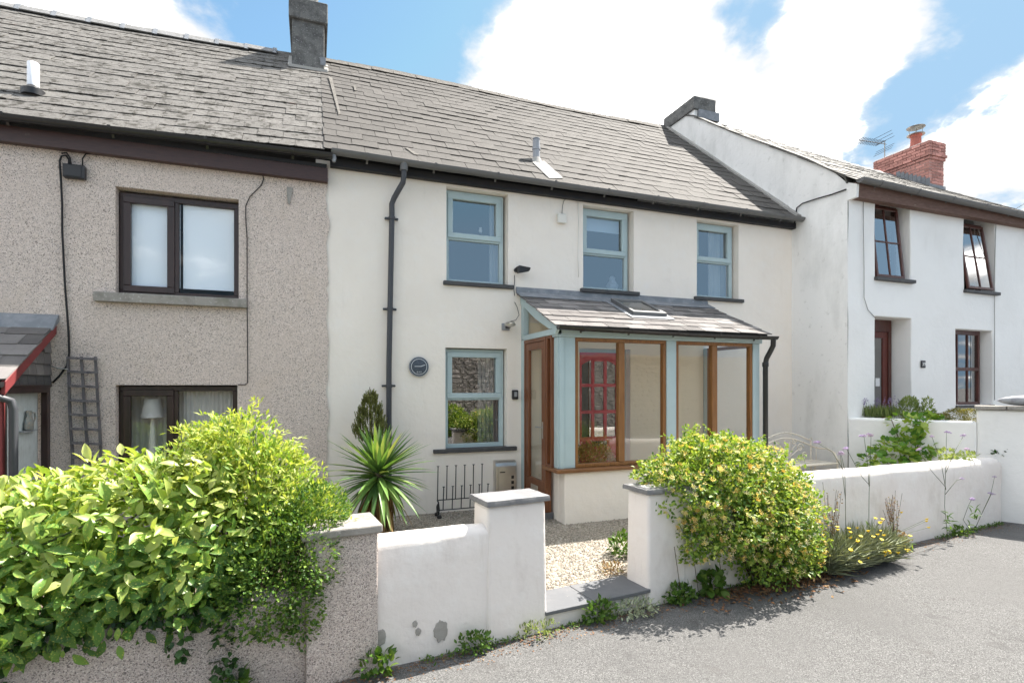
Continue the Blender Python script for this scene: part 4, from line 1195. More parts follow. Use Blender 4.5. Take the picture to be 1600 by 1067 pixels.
tr = [(PX0 + .06, -.086, zd1 + .08), (PX0 + .06, YP + .2, zd1 + .08), (PX0 + .06, -.5, zroof(-.5) - .12), (PX0 + .06, -.086, zroof(-.086) - .12)]
MB().add(tr, [(0, 1, 2, 3)]).build('pane', GLD, po)
# roof
PR0, PR1 = PX0 - .07, PX1 + .04
e_ = lambda x: Vector((x, ye, ze)); r_ = lambda x: Vector((x, -.002, zT))
ny_ = Vector((0, -slope, 1)).normalized(); uy = Vector((0, 1, slope)).normalized()
c0 = onPlane(1006, 484, r_(4) + ny_ * .06, ny_)
RLX, RLY0, RLY1 = c0.x, -.76, -.27          # opening of the roof light
def sheet(mb, xa, xb, ya, yb, o0, o1):
    q = lambda x, y, o: Vector((x, y, zroof(y) + o))
    mb.hexa([q(xa, ya, o0), q(xb, ya, o0), q(xb, yb, o0), q(xa, yb, o0), q(xa, ya, o1), q(xb, ya, o1), q(xb, yb, o1), q(xa, yb, o1)])
def holed(name, mat, xa, xb, ya, yb, o0, o1):
    mb = MB()
    sheet(mb, xa, RLX - .22, ya, yb, o0, o1); sheet(mb, RLX + .22, xb, ya, yb, o0, o1)
    sheet(mb, RLX - .22, RLX + .22, ya, RLY0, o0, o1); sheet(mb, RLX - .22, RLX + .22, RLY1, yb, o0, o1)
    return mb.build(name, mat, po)
proof = holed('roof', 'roof_underlay', PR0 + .06, PR1 - .03, ye + .03, -.003, -.05, -.006)
holed('ceiling', 'curtain_white', PX0 + .09, PX1 - .02, YP, -.003, -.066, -.054)
slate_roof(proof, e_, r_, PR0, PR1, .185, .30, 'slate_porch', limit=300, t=.012, cut=lambda p: abs(p.x - RLX) < .30 and RLY0 - .12 < p.y < RLY1 - .06)
MB().prism([Vector((0, -.002, zT + .10)), Vector((0, -.016, zT + .10)), Vector((0, -.03, zT + .025)), Vector((0, -.20, zT - .20 * slope + .034)), Vector((0, -.20, zT - .20 * slope + .022)), Vector((0, -.002, zT + .01))], (PR0 - .01, 0, 0), (PR1 - .02, 0, 0)).build('flashing', 'lead', proof, bev=.003)
# roof light: raised frame with its own glass
def slab_ring(name, w, ya, yb, wf, h0, h1, mat, parent):
    mb = MB()
    for xa, xb, y0_, y1_ in ((RLX - w, RLX + w, ya, ya + wf), (RLX - w, RLX + w, yb - wf, yb), (RLX - w, RLX - w + wf, ya + wf, yb - wf), (RLX + w - wf, RLX + w, ya + wf, yb - wf)):
        sheet(mb, xa, xb, y0_, y1_, h0, h1)
    return mb.build(name, mat, parent, bev=.004)
rl = slab_ring('roof_light', .28, RLY0 - .06, RLY1 + .06, .06, -.02, .085, 'gutter_grey', proof)
slab_ring('flashing', .36, RLY0 - .14, RLY1 + .12, .10, .018, .03, 'lead', rl)
mb = MB(); q = lambda x, y: (x, y, zroof(y) + .07)
mb.add([q(RLX - .225, RLY0 - .005), q(RLX + .225, RLY0 - .005), q(RLX + .225, RLY1 + .005), q(RLX - .225, RLY1 + .005)], [(0, 1, 2, 3)]).build('pane', GLP, rl)
# gutter and its pipe
pg = gutter(po, (PR0 + .03, ye - .035, ze - .005), (PR1 + .07, ye - .035, ze - .03), .05, 'gutter_black', brackets=5)
qx = PR1 + .015
pp = MB().tube([(qx, ye - .035, ze - .06), (qx, ye - .03, ze - .16), (qx, YP - .13, ze - .24), (qx - .03, YP - .09, ze - .34), (qx - .03, YP - .07, ze - .42), (qx - .03, YP - .07, .04)], .036, 12)
ppo = pp.build('downpipe', 'gutter_black', po, smooth=True)
for zc in (ze - .46, zs + .02): MB().lathe((qx - .03, YP - .07, zc), [(.042, 0), (.045, .015), (.045, .05), (.042, .065)], 12).build('pipe_clip', 'gutter_black', ppo, smooth=True)
# ------------------------------------------------------------------ grey pebbledashed house
YG = -.022
gh = thing('grey_house', (-2, YG, 0), 'grey pebbledashed cottage with dark brown windows and lichened slate roof', 'house')
def zE_g(x): return 4.48 + .016 * (x + 3)
G1 = op0(180.5, 373, 291, 461, 312, 471, YG)
G2 = op0(180.5, 371, 601, 760, 602, 760, YG); G2 = (G2[0], G2[1], .55, G2[3])
mb = MB(); wall_grid(mb, -8, XL + .0, -.2, zE_g, [G1, G2], YG, .30, cell=.24, amp=.008, edge=lambda z: .05 * nz(z * 3.3, 2) + .022 * nz(z * 13, 5) - .01)
mb.build('front_wall', 'pebbledash', gh)
def g_e(x): return Vector((x, -.19, 4.53 + .040 * max(0, x + 3) + .018 * min(0, x + 3)))
def g_r(x): return Vector((x, 3.45, 7.70 + .03 * (x + 4.4) - .04 * math.sin(max(0, min(1, (x + 5) / 5)) * math.pi)))
rm = MB()
for i in range(9):
    x = -8 + (XL - .06 + 8) * i / 8; e, r = g_e(x), g_r(x); nn = Vector((0, -.66, .75)) * .012
    rm.v += [tuple(e - nn), tuple(r - nn), (x, 7.0, 4.5)]
for i in range(8):
    q = i * 3; rm.f += [(q, q + 3, q + 4, q + 1), (q + 1, q + 4, q + 5, q + 2)]
groof = rm.build('roof', 'roof_underlay', gh)
slate_roof(groof, g_e, g_r, -7.9, XL - .045, .245, .29, 'slate_lichen', limit=300, wob=.008)
x = -8.0
while x < -.75:
    L = .46; r = g_r(x + L / 2); t = MB()
    t.prism([Vector((0, -.17, -.10)), Vector((0, -.085, .01)), Vector((0, 0, .055)), Vector((0, .085, .01)), Vector((0, .17, -.10)), Vector((0, .15, -.11)), Vector((0, 0, .03)), Vector((0, -.15, -.11))], (x, r.y, r.z + .02 + random.uniform(-.006, .006)), (x + L - .045, r.y, g_r(x + L).z + .02 + random.uniform(-.006, .006)))
    to_ = t.build('ridge_tile', 'ridge_tile', groof)
    c = MB().prism([Vector((0, -.185, -.115)), Vector((0, -.095, .025)), Vector((0, 0, .078)), Vector((0, .095, .025)), Vector((0, .185, -.115))], (x + L - .05, r.y, g_r(x + L).z + .02), (x + L + .012, r.y, g_r(x + L).z + .02))
    c.build('ridge_roll', 'lead', groof)
    x += L
MB().box(-8, XL - .01, -.125, -.035, 4.29, 4.455).build('fascia', 'fascia_brown', gh)
MB().box(-8, XL - .02, -.134, -.126, 4.455, 4.50).build('eaves_board', 'fascia_dark', gh)
gutter(gh, (-8, -.245, 4.42 + .00), (XL + .04, -.245, 4.585), .06, 'gutter_black', brackets=9)
MB().lathe((XL + .06, -.24, 4.50), [(.02, 0), (.03, .05), (.012, .16)], 8).build('gutter_stop', 'lead', gh, smooth=True)
# windows
casement(gh, G1[0] + .005, G1[1] - .004, G1[2] + .02, G1[3] - .03, YG + .10, 'upvc_brown', wf=.06, vert_split=.455, glassm=GLB,
         sill=(onY(145, 470, YG - .09).x, onY(385, 475, YG - .09).x, YG - .09, G1[2] + .02, .105, 'old_concrete'))
casement(gh, G2[0] + .005, G2[1] - .004, G2[2] + .02, G2[3] - .012, YG + .10, 'upvc_brown', wf=.06, vert_split=.455, glassm=GLD,
         sill=(G2[0] - .1, G2[1] + .1, YG - .07, G2[2] + .02, .09, 'old_concrete'))
room(-7.9, XL - .05, .30, 3.2, .1, 2.45, 'room_pale', gh); room(-7.9, XL - .05, .30, 3.0, 2.55, 4.3, 'room_pale', gh)
tag(MB().box(G1[0] + .07, G1[0] + .60, .135, .140, G1[2] + .14, G1[3] - .02).build('roller_blind', 'blind_white'), 'white roller blind behind the opening pane of the grey house upstairs window', 'blind')
tag(MB().box(G1[0] + .63, G1[1] - .07, .135, .140, G1[2] + .14, G1[3] - .02).build('roller_blind', 'blind_white'), 'white roller blind behind the fixed pane of the grey house upstairs window', 'blind')
drape('net_curtain', G2[0] + .62, G2[1] - .05, G2[2], G2[3] - .05, .22, 'curtain_white', 'white net curtain behind the half hidden downstairs window of the grey house', 12, .008)
drape('net_curtain', G2[0] + .05, G2[0] + .62, G2[2], G2[3] - .05, .36, 'curtain_white', 'white net curtain behind the table lamp in the grey house downstairs window', 10, .008)
# table lamp seen through the lower window
lc = onY(240, 640, .26)
tl = thing('table_lamp', (lc.x, .22, .95), 'pale table lamp standing inside the downstairs window of the grey house', 'lamp')
MB().lathe((lc.x, .22, lc.z + .02), [(.12, -.11), (.085, .11)], 20).build('lamp_shade', 'curtain_white', tl, smooth=True)
MB().lathe((lc.x, .22, .75), [(.07, 0), (.07, .02), (.03, .04), (.05, .2), (.02, lc.z - .84)], 14).build('lamp_base', 'plastic_white', tl, smooth=True)
tag(MB().box(lc.x - .5, lc.x + .6, .10, .33, .70, .75).build('side_table', 'oak_frame', bev=.005), 'wooden table inside the grey house under the pale lamp', 'table')
# chimney on the party wall
X0, X1, Y0, Y1 = onY(456, 60, 2.82).x, onY(507, 60, 2.82).x, 2.82, 3.85
stk = MB().box(X0, X1, Y0, Y1, 6.9, 8.30).build('chimney', 'dark_stack', gh, bev=.012)
MB().box(X0 - .05, X1 + .055, Y0 - .06, Y1 + .05, 8.10, 8.46).build('chimney_cap', 'dark_stack', stk, bev=.015)
MB().lathe(((X0 + X1) / 2 + .06, 3.15, 8.45), [(.13, 0), (.12, .05), (.10, .3), (.12, .32), (.12, .36)], 16).build('chimney_pot', 'mortar_white', stk, smooth=True)
mc = MB(); zc = g_e(0).z + (Y0 + .19) * .875
mc.beam((X0 - .05, Y0 - .04, zc - .05), (X1 + .05, Y0 - .04, zc - .035), .12, .05); mc.beam((X0 - .03, Y0 - .04, zc - .04), (X0 - .03, Y0 + .5, zc + .42), .07, .05); mc.beam((X1 + .03, Y0 - .04, zc - .03), (X1 + .03, Y0 + .5, zc + .42), .07, .05)
mc.build('fillet', 'mortar_white', stk)
MB().box(X1 - .07, X1 + .02, Y0 - .02, Y0 - .004, zc + .10, zc + .24).build('lead_clip', 'lead', stk)
# white vent through the grey house roof
nrmg = (g_e(-2) - g_r(-2)).cross(Vector((1, 0, 0))).normalized(); nrmg = nrmg if nrmg.z > 0 else -nrmg
vb = onPlane(52, 142, g_e(-2.5) + nrmg * .02, nrmg)
vpo = MB().lathe(vb + Vector((0, 0, -.05)), [(.055, 0), (.055, .36), (.05, .365), (.045, .34)], 16).build('vent_pipe', 'pipe_white', groof, smooth=True, label='white vent pipe')
MB().lathe(vb, [(.11, -.07), (.11, -.0), (.07, .02), (.058, .045)], 16).build('collar', 'plastic_black', vpo, smooth=True)
# cement patch and cables on the front
pa = onY(451, 305, YG - .012)
MB().prism([Vector((-.02, 0, .1)), Vector((.05, 0, .09)), Vector((.03, 0, -.02)), Vector((.012, 0, -.12)), Vector((-.012, 0, -.1)), Vector((-.02, 0, .0))], (pa.x, YG - .02, pa.z), (pa.x, YG, pa.z)).build('cement_patch', 'bare_cement', gh)
p = onY(119, 271, YG)
jb = thing('junction_box', (p.x, YG - .02, p.z), 'black cable box under the brown eaves of the grey house', 'box')
MB().box(p.x - .10, p.x + .10, YG - .07, YG - .008, p.z - .075, p.z + .075).build('case', 'plastic_black', jb, bev=.008)
MB().box(p.x - .085, p.x + .07, YG - .078, YG - .0705, p.z - .06, p.z + .06).build('cover', 'plastic_black', jb, bev=.006)
yk = YG - .03
cable('cable', [onY(a_, b_, yk) for a_, b_ in ((107, 262), (108, 250), (103, 243), (96, 244), (93, 252), (95, 280), (97, 320), (97, 360), (99, 400), (101, 440), (104, 480), (107, 520), (108, 552), (104, 572), (92, 588), (82, 598))], .011, 'cable_black', 'thick black cable looping from the box down the pebbledash past the trellis')
cable('cable', [onY(a_, b_, yk - .01) for a_, b_ in ((112, 262), (109, 246), (104, 239), (96, 240))], .009, 'cable_black', 'short black cable leaving the black box towards the eaves')
cable('cable', [onY(a_, b_, yk) for a_, b_ in ((129, 262), (129, 248), (134, 241), (150, 240), (180, 243))], .008, 'cable_black', 'black cable bending from the black box along the fascia')
cable('cable', [onY(a_, b_, YG - .018) for a_, b_ in ((410, 272), (412, 280), (408, 290), (390, 308), (384, 322), (384, 345), (386, 370), (386, 470), (387, 560), (387, 598), (383, 601), (372, 601))], .006, 'cable_black', 'thin dark wire running down between the brown windows and the cream house')
# trellis
lx = onY(131, 640, YG - .05)
tre = thing('trellis', (lx.x, YG - .05, .5), 'weathered grey wooden trellis leaning on the pebbledash', 'trellis')
yt = YG - .045
tz = onY(130, 557, yt).z; H = tz - .45
for i, (pt_, pb_) in enumerate(((106, 113), (127, 138), (149, 158))):
    a_, b_ = onY(pt_, 557, yt), onY(pb_, 720, yt); d_ = (b_ - a_).normalized()
    n_ = 6; pts = [a_ + d_ * (H * k / n_) + Vector((.012 * nz(k * .9, i * 3), .008 * nz(k, i), 0)) for k in range(n_ + 1)]
    m = MB()
    for q0, q1 in zip(pts, pts[1:]): m.beam(q0, q1, .026, .016, up=(0, 1, 0))
    m.build('upright', 'grey_wood', tre)
for k, py in enumerate((559, 580, 603, 625, 647, 670, 692, 714)):
    t = (py - 557) / 163
    a_ = onY(104 + 8 * t, py, yt - .02); b_ = onY(152 + 9 * t, py + 2, yt - .02); m = MB()
    mid = (a_ + b_) / 2 + Vector((0, 0, random.uniform(-.008, .008)))
    m.beam(a_, mid, .016, .026); m.beam(mid, b_, .016, .026); m.build('crossbar', 'grey_wood', tre)
for px_ in (80,):
    cable('bracket_wire', [onY(80, 572, YG - .05), onY(90, 575, YG - .05), onY(106, 577, YG - .05)], .007, 'galvanised', 'short galvanised stay between the small slate canopy and the trellis')

# ------------------------------------------------------------------ small porch of the grey house
XP = onY(86, 500, YG).x
yB = -1.03
zA, zBt = onX(84, 504, XP).z, onX(10, 592, XP).z
sp = thing('slate_canopy', (XP - .7, -.5, 0), 'small slate roofed porch with red bargeboard on the grey house', 'porch')
sl_ = (zA - zBt) / (YG - yB)
e2 = lambda x: Vector((x, yB - .02, zBt + .0)); r2 = lambda x: Vector((x, YG - .004, zA + .0))
MB().prism([Vector((0, yB, zBt - .012)), Vector((0, YG - .006, zA - .012)), Vector((0, YG - .006, zA - .06)), Vector((0, yB, zBt - .06))], (XP - 1.5, 0, 0), (XP - .03, 0, 0)).build('roof', 'roof_underlay', sp)
r_o = [o for o in sp.children if o.name.startswith('roof')][0]
slate_roof(r_o, e2, r2, XP - 1.5, XP + .03, .23, .34, 'slate_porch', limit=120, t=.012)
MB().prism([Vector((0, YG - .004, zA + .09)), Vector((0, YG - .03, zA + .08)), Vector((0, YG - .16, zA + .02 - .16 * sl_)), Vector((0, YG - .16, zA - .16 * sl_ + .0)), Vector((0, YG - .004, zA + .01))], (XP - 1.5, 0, 0), (XP + .04, 0, 0)).build('flashing', 'lead', r_o, bev=.003)
MB().prism([Vector((0, YG - .006, zA - .012)), Vector((0, yB - .03, zBt - .02)), Vector((0, yB - .03, zBt - .14)), Vector((0, YG - .006, zA - .12))], (XP - .015, 0, 0), (XP + .018, 0, 0)).build('bargeboard', 'red_board', sp, bev=.004)
# slate hung cheek
zc0 = onX(60, 604, XP - .03).z
k = 0
for row in range(5):
    z0_ = zc0 + row * .12
    yy = YG - .01
    while yy > yB + .02:
        L = .17; y1_ = max(yy - L, yB + .02)
        top = zA - .13 - (YG - (yy + y1_) / 2) * sl_
        if z0_ + .05 < top:
            z1_ = min(z0_ + .125, top + .06)
            MB().hexa([(XP - .02, y1_, z0_), (XP - .02, yy - .004, z0_), (XP - .03, yy - .004, z0_), (XP - .03, y1_, z0_), (XP - .034, y1_, z1_), (XP - .034, yy - .004, z1_), (XP - .042, yy - .004, z1_), (XP - .042, y1_, z1_)]).build('hung_slate', 'slate_porch' if row else 'sill_slate', sp)
        yy -= L
MB().prism([Vector((0, YG - .01, zc0)), Vector((0, yB + .05, zc0)), Vector((0, YG - .01, zA - .14))], (XP - .075, 0, 0), (XP - .044, 0, 0)).build('cheek', 'roof_underlay', sp)
f = MB(); f.ringX(yB + .05, YG - .03, .0, zc0 - .005, .06, XP - .09, XP - .03); 
f.box(XP - .09, XP - .02, yB + .05, YG - .028, zc0 - .005, zc0 + .02)
fo = f.build('side_window', 'upvc_brown', sp, bev=.003)
MB().add([(XP - .06, yB + .11, .06), (XP - .06, YG - .09, .06), (XP - .06, YG - .09, zc0 - .065), (XP - .06, yB + .11, zc0 - .065)], [(0, 3, 2, 1)]).build('pane', GLC, fo)
tag(MB().box(XP - .135, XP - .128, yB + .02, YG - .06, .0, zc0 - .0).build('obscured_screen', 'frosted'), 'pale patterned screen behind the side glass of the small slate porch', 'screen')
jx = onX(45, 655, XP - .10)
jg = MB().lathe((XP - .098, jx.y, jx.z - .11), [(.02, 0), (.026, .01), (.026, .07), (.022, .11), (.012, .15), (.016, .19), (.0165, .2)], 14)
jt = thing('painted_jug', (XP - .098, jx.y, jx.z - .11), 'painted jug standing behind the side glass of the small slate porch', 'jug')
jg.v = [(x_, (y_ - jx.y) * 3.0 + jx.y, z_) for x_, y_, z_ in jg.v]
jg.build('body', 'jug_glaze', jt, smooth=True)
MB().tube([(XP - .098, jx.y + .05, jx.z + .07), (XP - .098, jx.y + .12, jx.z + .06), (XP - .098, jx.y + .13, jx.z - .0), (XP - .098, jx.y + .075, jx.z - .05)], .008, 6).build('handle', 'jug_glaze', jt, smooth=True)
MB().box(XP - .118, XP - .08, jx.y - .14, jx.y + .14, jx.z - .125, jx.z - .112).build('shelf', 'plastic_grey', jt)
MB().box(XP - 1.45, XP - 1.35, yB + .0, yB + .055, .0, zBt - .10).build('corner_post', 'red_board', sp, bev=.005)
# corner post, gutter and downpipe of the small porch
MB().box(XP - .12, XP - .02, yB + .0, yB + .055, .0, zBt - .10).build('corner_post', 'red_board', sp, bev=.005)
gutter(sp, (XP - 1.5, yB - .07, zBt - .03), (XP + .01, yB - .07, zBt - .03), .05, 'gutter_black', brackets=3)
MB().tube([(XP - .12, yB - .07, zBt - .07), (XP - .10, yB - .07, zBt - .14), (XP - .03, yB - .02, zBt - .17), (XP + .035, yB + .02, zBt - .20), (XP + .05, yB + .03, zBt - .28), (XP + .05, yB + .03, 0)], .034, 12).build('downpipe', 'downpipe_grey', sp, smooth=True)
# ------------------------------------------------------------------ garden walls
S0 = onW(478, 1000)[0]; S1 = onW(591, 900)[0]; S2 = onW(762, 900)[0]; S3 = 0.0
S4 = onW(1013, 900)[0]; S5 = S4 + .42; S6 = onW(1566, 720)[0]
def zW(px, py, d=0): return onW(px, py, d)[1]
def wall_run(name, parent, sa, sb, d0, d1, zbot, ztopf, mat, n=24, rnd=.06, amp=.012, rough=0.0):
    """rendered wall with a rounded top, following the street line"""
    mb = MB(); prof = [(d0, zbot), (d0, None, -.30), (d0, None, -rnd * 1.2), (d0 + rnd * .35, None, -rnd * .35), (d0 + rnd * 1.1, None, 0), ((d0 + d1) / 2, None, .006), (d1 - rnd * 1.1, None, 0), (d1 - rnd * .35, None, -rnd * .35), (d1, None, -rnd * 1.2), (d1, zbot)]
    zs_mid = 3
    P_ = []
    for p in prof:
        P_.append(p)
    full = []
    for i in range(n + 1):
        s = sa + (sb - sa) * i / n; zt = ztopf(s); row = []
        seq = [(d0, zbot + (zt - rnd * 1.2 - zbot) * k / 7) for k in range(8)] + [(p[0], zt + p[2]) for p in prof[3:8]] + [(d1, zt - rnd * 1.2), (d1, zbot)]
        for d, z in seq:
            j = amp * nz(s * 1.7, z * 2.2, 4) + rough * nz(s * 14, z * 14, 8)
            row.append(tuple(W(s, d + j, z)))
        full.append(row)
    m = len(full[0]); mb.v = [q for r in full for q in r]
    for i in range(n):
        for k in range(m - 1): mb.f.append((i * m + k, (i + 1) * m + k, (i + 1) * m + k + 1, i * m + k + 1))
    mb.f.append(tuple(range(m))); mb.f.append(tuple(n * m + k for k in range(m))[::-1])
    return mb.build(name, mat, parent, smooth=True)
def wbox(mb, s0, s1, d0, d1, z0, z1, flare=0.0):
    return mb.hexa([W(s0 - flare, d0 - flare, z0), W(s1 + flare, d0 - flare, z0), W(s1 + flare, d1 + flare, z0), W(s0 - flare, d1 + flare, z0), W(s0, d0, z1), W(s1, d0, z1), W(s1, d1, z1), W(s0, d1, z1)])
ZB = ZR - .1
# pebbledashed wall and gate pier of the grey house
zp1 = zW(300, 962); zp0 = zW(20, 1020)
pw = thing('pebbledash_garden_wall', tuple(W(-3.2, .1, ZR)), 'low pinkish pebbledash garden wall under the spotted laurel hedge', 'garden wall')
wall_run('wall', pw, -9, S0 - .002, .03, .25, ZB, lambda s: zp1 + .012 * nz(s * 2) + (.03 if s > -2.2 else 0), 'pebbledash_pink', n=60, rnd=.03, amp=.01)
pp_ = thing('pebbledash_pier', tuple(W((S0 + S1) / 2, .1, ZR)), 'pinkish pebbledash pier with a flat concrete cap by the white garden wall', 'pier')
zc1 = zW(540, 836); zc2 = zc1 + .055
mb = MB(); wbox(mb, S0, S1 - .004, -.02, .30, ZB, zc1)
mb.build('pier', 'pebbledash_pink', pp_, bev=.012, seg=2)
mb = MB(); sc0 = S0 + .0
wbox(mb, S0 - .03, S1 + .02, -.05, .34, zc1 + .001, zc2)
o_ = mb.build('cap', 'old_concrete', pp_, bev=.010, seg=2)
# white rendered wall with the gate pillar
gw = thing('white_garden_wall', tuple(W(-.6, .1, ZR)), 'short white rendered garden wall and slate capped pillar beside the gate opening', 'garden wall')
zl, zr_ = zW(595, 843), zW(738, 826)
wall_run('wall', gw, S1, S2 + .02, .012, .20, ZB, lambda s: zl + (zr_ - zl) * (s - S1) / (S2 - S1) + .006 * nz(s * 5), 'garden_render', n=26, rnd=.05, amp=.022)
zcap = zW(800, 787)
mb = MB(); wbox(mb, S2, S3, 0, .27, ZB, zcap, .012); mb.build('pillar', 'garden_render', gw, bev=.03, seg=3)
def cap_slab(parent, s0, s1, d0, d1, z0, th, mat):
    mb = MB(); n = 9; loop = []
    for (a, b) in (((s0, d0), (s1, d0)), ((s1, d0), (s1, d1)), ((s1, d1), (s0, d1)), ((s0, d1), (s0, d0))):
        for k in range(n): loop.append((a[0] + (b[0] - a[0]) * k / n + random.uniform(-.006, .006), a[1] + (b[1] - a[1]) * k / n + random.uniform(-.006, .006)))
    m = len(loop)
    mb.v = [tuple(W(s, d, z0)) for s, d in loop] + [tuple(W(s * .998 + (s0 + s1) / 2 * .002, d, z0 + th * .55)) for s, d in loop] + [tuple(W((s0 + s1) / 2 + (s - (s0 + s1) / 2) * .985, (d0 + d1) / 2 + (d - (d0 + d1) / 2) * .98, z0 + th)) for s, d in loop]
    mb.f = [tuple(range(m))[::-1], tuple(range(2 * m, 3 * m))] + [(r * m + i, r * m + (i + 1) % m, (r + 1) * m + (i + 1) % m, (r + 1) * m + i) for r in (0, 1) for i in range(m)]
    return mb.build('cap', mat, parent)
cap_slab(gw, S2 - .02, S3 + .02, -.03, .30, zcap + .001, .038, 'cap_slate')
# bare cement repair patches
for px, py, rx, ry in ((689, 986, 11, 16), (649, 975, 4, 5), (654, 987, 4.5, 6), (596, 997, 8, 13)):
    s, z = onW(px, py); k_ = onW(px + 10, py)[0] - s; kz = abs(onW(px, py + 10)[1] - z); lp = []
    for i in range(30):
        a = i * math.pi / 15; q = 1 + .30 * nz(i * .45, px) + .22 * nz(i * 1.7, py); lp.append((s + rx / 10 * k_ * math.cos(a) * q, z + ry / 10 * kz * math.sin(a) * q))
    yo = .012 + .022 * nz(s * 1.7, z * 2.2, 4)
    mb = MB(); mb.prism([W(a, yo - .008, b) for a, b in lp], (0, 0, 0), WN * .02)
    mb.build('cement_patch', 'bare_cement', gw, bev=.003)
# white wall further along, with the other gate pillar
hw = thing('white_garden_wall', tuple(W(4, .1, ZR)), 'long white rendered garden wall running from the honeysuckle pillar up the road', 'garden wall')
zq0, zq1 = zW(1270, 741), zW(1560, 716)
zcp = zW(1013, 772)
sA = onW(1270, 741)[0]
def ztr(s):
    t = (s - sA) / (S6 - sA); z = zq0 + (zq1 - zq0) * t
    if s > S6 - .1: z -= .05 * ((s - S6 + .1) / .1) ** 2
    return z + .008 * nz(s * 2.5)
wall_run('wall', hw, S4 + .02, S6, .012, .22, ZB, ztr, 'garden_render', n=90, rnd=.06, amp=.02)
mb = MB(); wbox(mb, S4, S5, 0, .28, ZB, zcp, .012); mb.build('pillar', 'garden_render', hw, bev=.03, seg=3)
cap_slab(hw, S4 - .03, S5 + .03, -.03, .31, zcp + .001, .038, 'cap_slate')
# step between the pillars
stp = thing('gate_step', tuple(W(S4 / 2, .1, ZR)), 'low step of two dark slates between the white gate pillars', 'step')
zst = .012
mb = MB(); wbox(mb, S3 + .002, S4 - .002, .015, .30, ZB, zst - .032); mb.build('riser', 'garden_render', stp, bev=.01)
sm_ = onW(927, 940)[0]
mb = MB(); wbox(mb, S3 - .012, sm_ - .002, -.02, .36, zst - .031, zst); mb.build('slate_tread', 'step_slate', stp, bev=.004)
mb = MB(); wbox(mb, sm_ + .002, S4 + .01, -.02, .36, zst - .030, zst + .001); mb.build('slate_tread', 'step_slate', stp, bev=.004)
# boundary wall between the two front gardens
A_ = Vector((XR + .0, YW - .0, 0)); B_ = Vector((9.0, -2.75, 0)); bd = (B_ - A_).normalized(); bn = Vector((-bd.y, bd.x, 0)); bl_ = (B_ - A_).length
bwall = thing('boundary_wall', tuple(A_), 'white boundary wall stepping up to a stone coped end beside the brown door', 'garden wall')
def bbox(mb, a0, a1, n0, n1, z0, z1):
    q = lambda a, n, z: A_ + bd * a + bn * n + Vector((0, 0, z))
    return mb.hexa([q(a0, n0, z0), q(a1, n0, z0), q(a1, n1, z0), q(a0, n1, z0), q(a0, n0, z1), q(a1, n0, z1), q(a1, n1, z1), q(a0, n1, z1)])
zlow, zhi = 1.225, 1.40
bq = bl_ * .794
mb = MB(); bbox(mb, .004, bq, 0, .22, ZB, zlow); mb.build('wall', 'white_render', bwall, bev=.03, seg=2)
mb = MB(); bbox(mb, bq + .001, bl_ + .5, 0, .24, ZB, zhi); mb.build('wall', 'white_render', bwall, bev=.03, seg=2)
a_ = bq - .02
while a_ < bl_ + .45:
    L = random.uniform(.22, .36); mb = MB(); bbox(mb, a_, min(a_ + L, bl_ + .5) - .008, -.06 + random.uniform(-.015, .01), .28, zhi + .001, zhi + .045 + random.uniform(-.006, .012))
    mb.build('coping_stone', 'old_concrete', bwall, bev=.01, seg=2); a_ += L
fs = onPlane(1592, 628, A_, bn)
st_ = thing('coping_boulder', (fs.x, fs.y, zhi + .05), 'smooth grey rounded stone lying on the coped end of the boundary wall', 'stone')
mb = MB(); nn_ = 14
for i in range(nn_ + 1):
    t = i / nn_; L = -.22 + .62 * t; r = .085 * math.sin(math.pi * min(1, t * 1.02 + .0)) ** .6 if 0 < t < 1 else .004
    for k in range(12):
        a = 2 * math.pi * k / 12; p_ = fs + bd * L + Vector((0, 0, .0)) + bn * (r * 1.2 * math.cos(a) + .1); z_ = zhi + .055 + .075 + r * .85 * math.sin(a)
        mb.v.append((p_.x, p_.y, z_))
for i in range(nn_):
    for k in range(12): mb.f.append((i * 12 + k, i * 12 + (k + 1) % 12, (i + 1) * 12 + (k + 1) % 12, (i + 1) * 12 + k))
mb.build('stone', 'ornament', st_, smooth='all')
# raised bed behind the boundary wall
bed = MB(); q = lambda a, n: A_ + bd * a + bn * n
bed.add([tuple(q(.05, .21) + Vector((0, 0, 1.08))), tuple(q(bl_ + .4, .21) + Vector((0, 0, 1.08))), tuple(q(bl_ + .4, 1.6) + Vector((0, 0, 1.08))), tuple(q(.8, .9) + Vector((0, 0, 1.08)))], [(0, 1, 2, 3)])
bed.build('raised_bed', 'earth', kind='structure')
# low kerb block where the wall ends at the road
kb = onZ(1592, 812, ZR)
kt = thing('kerb_block', (kb.x, kb.y, ZR), 'small weathered stone block on the road edge at the far wall end', 'stone')
s_k, _ = onW(1592, 812)
mb = MB(); wbox(mb, s_k - .05, s_k + .5, -.12, .1, ZB, ZR + .13); mb.build('stone', 'old_concrete', kt, bev=.02, seg=2)

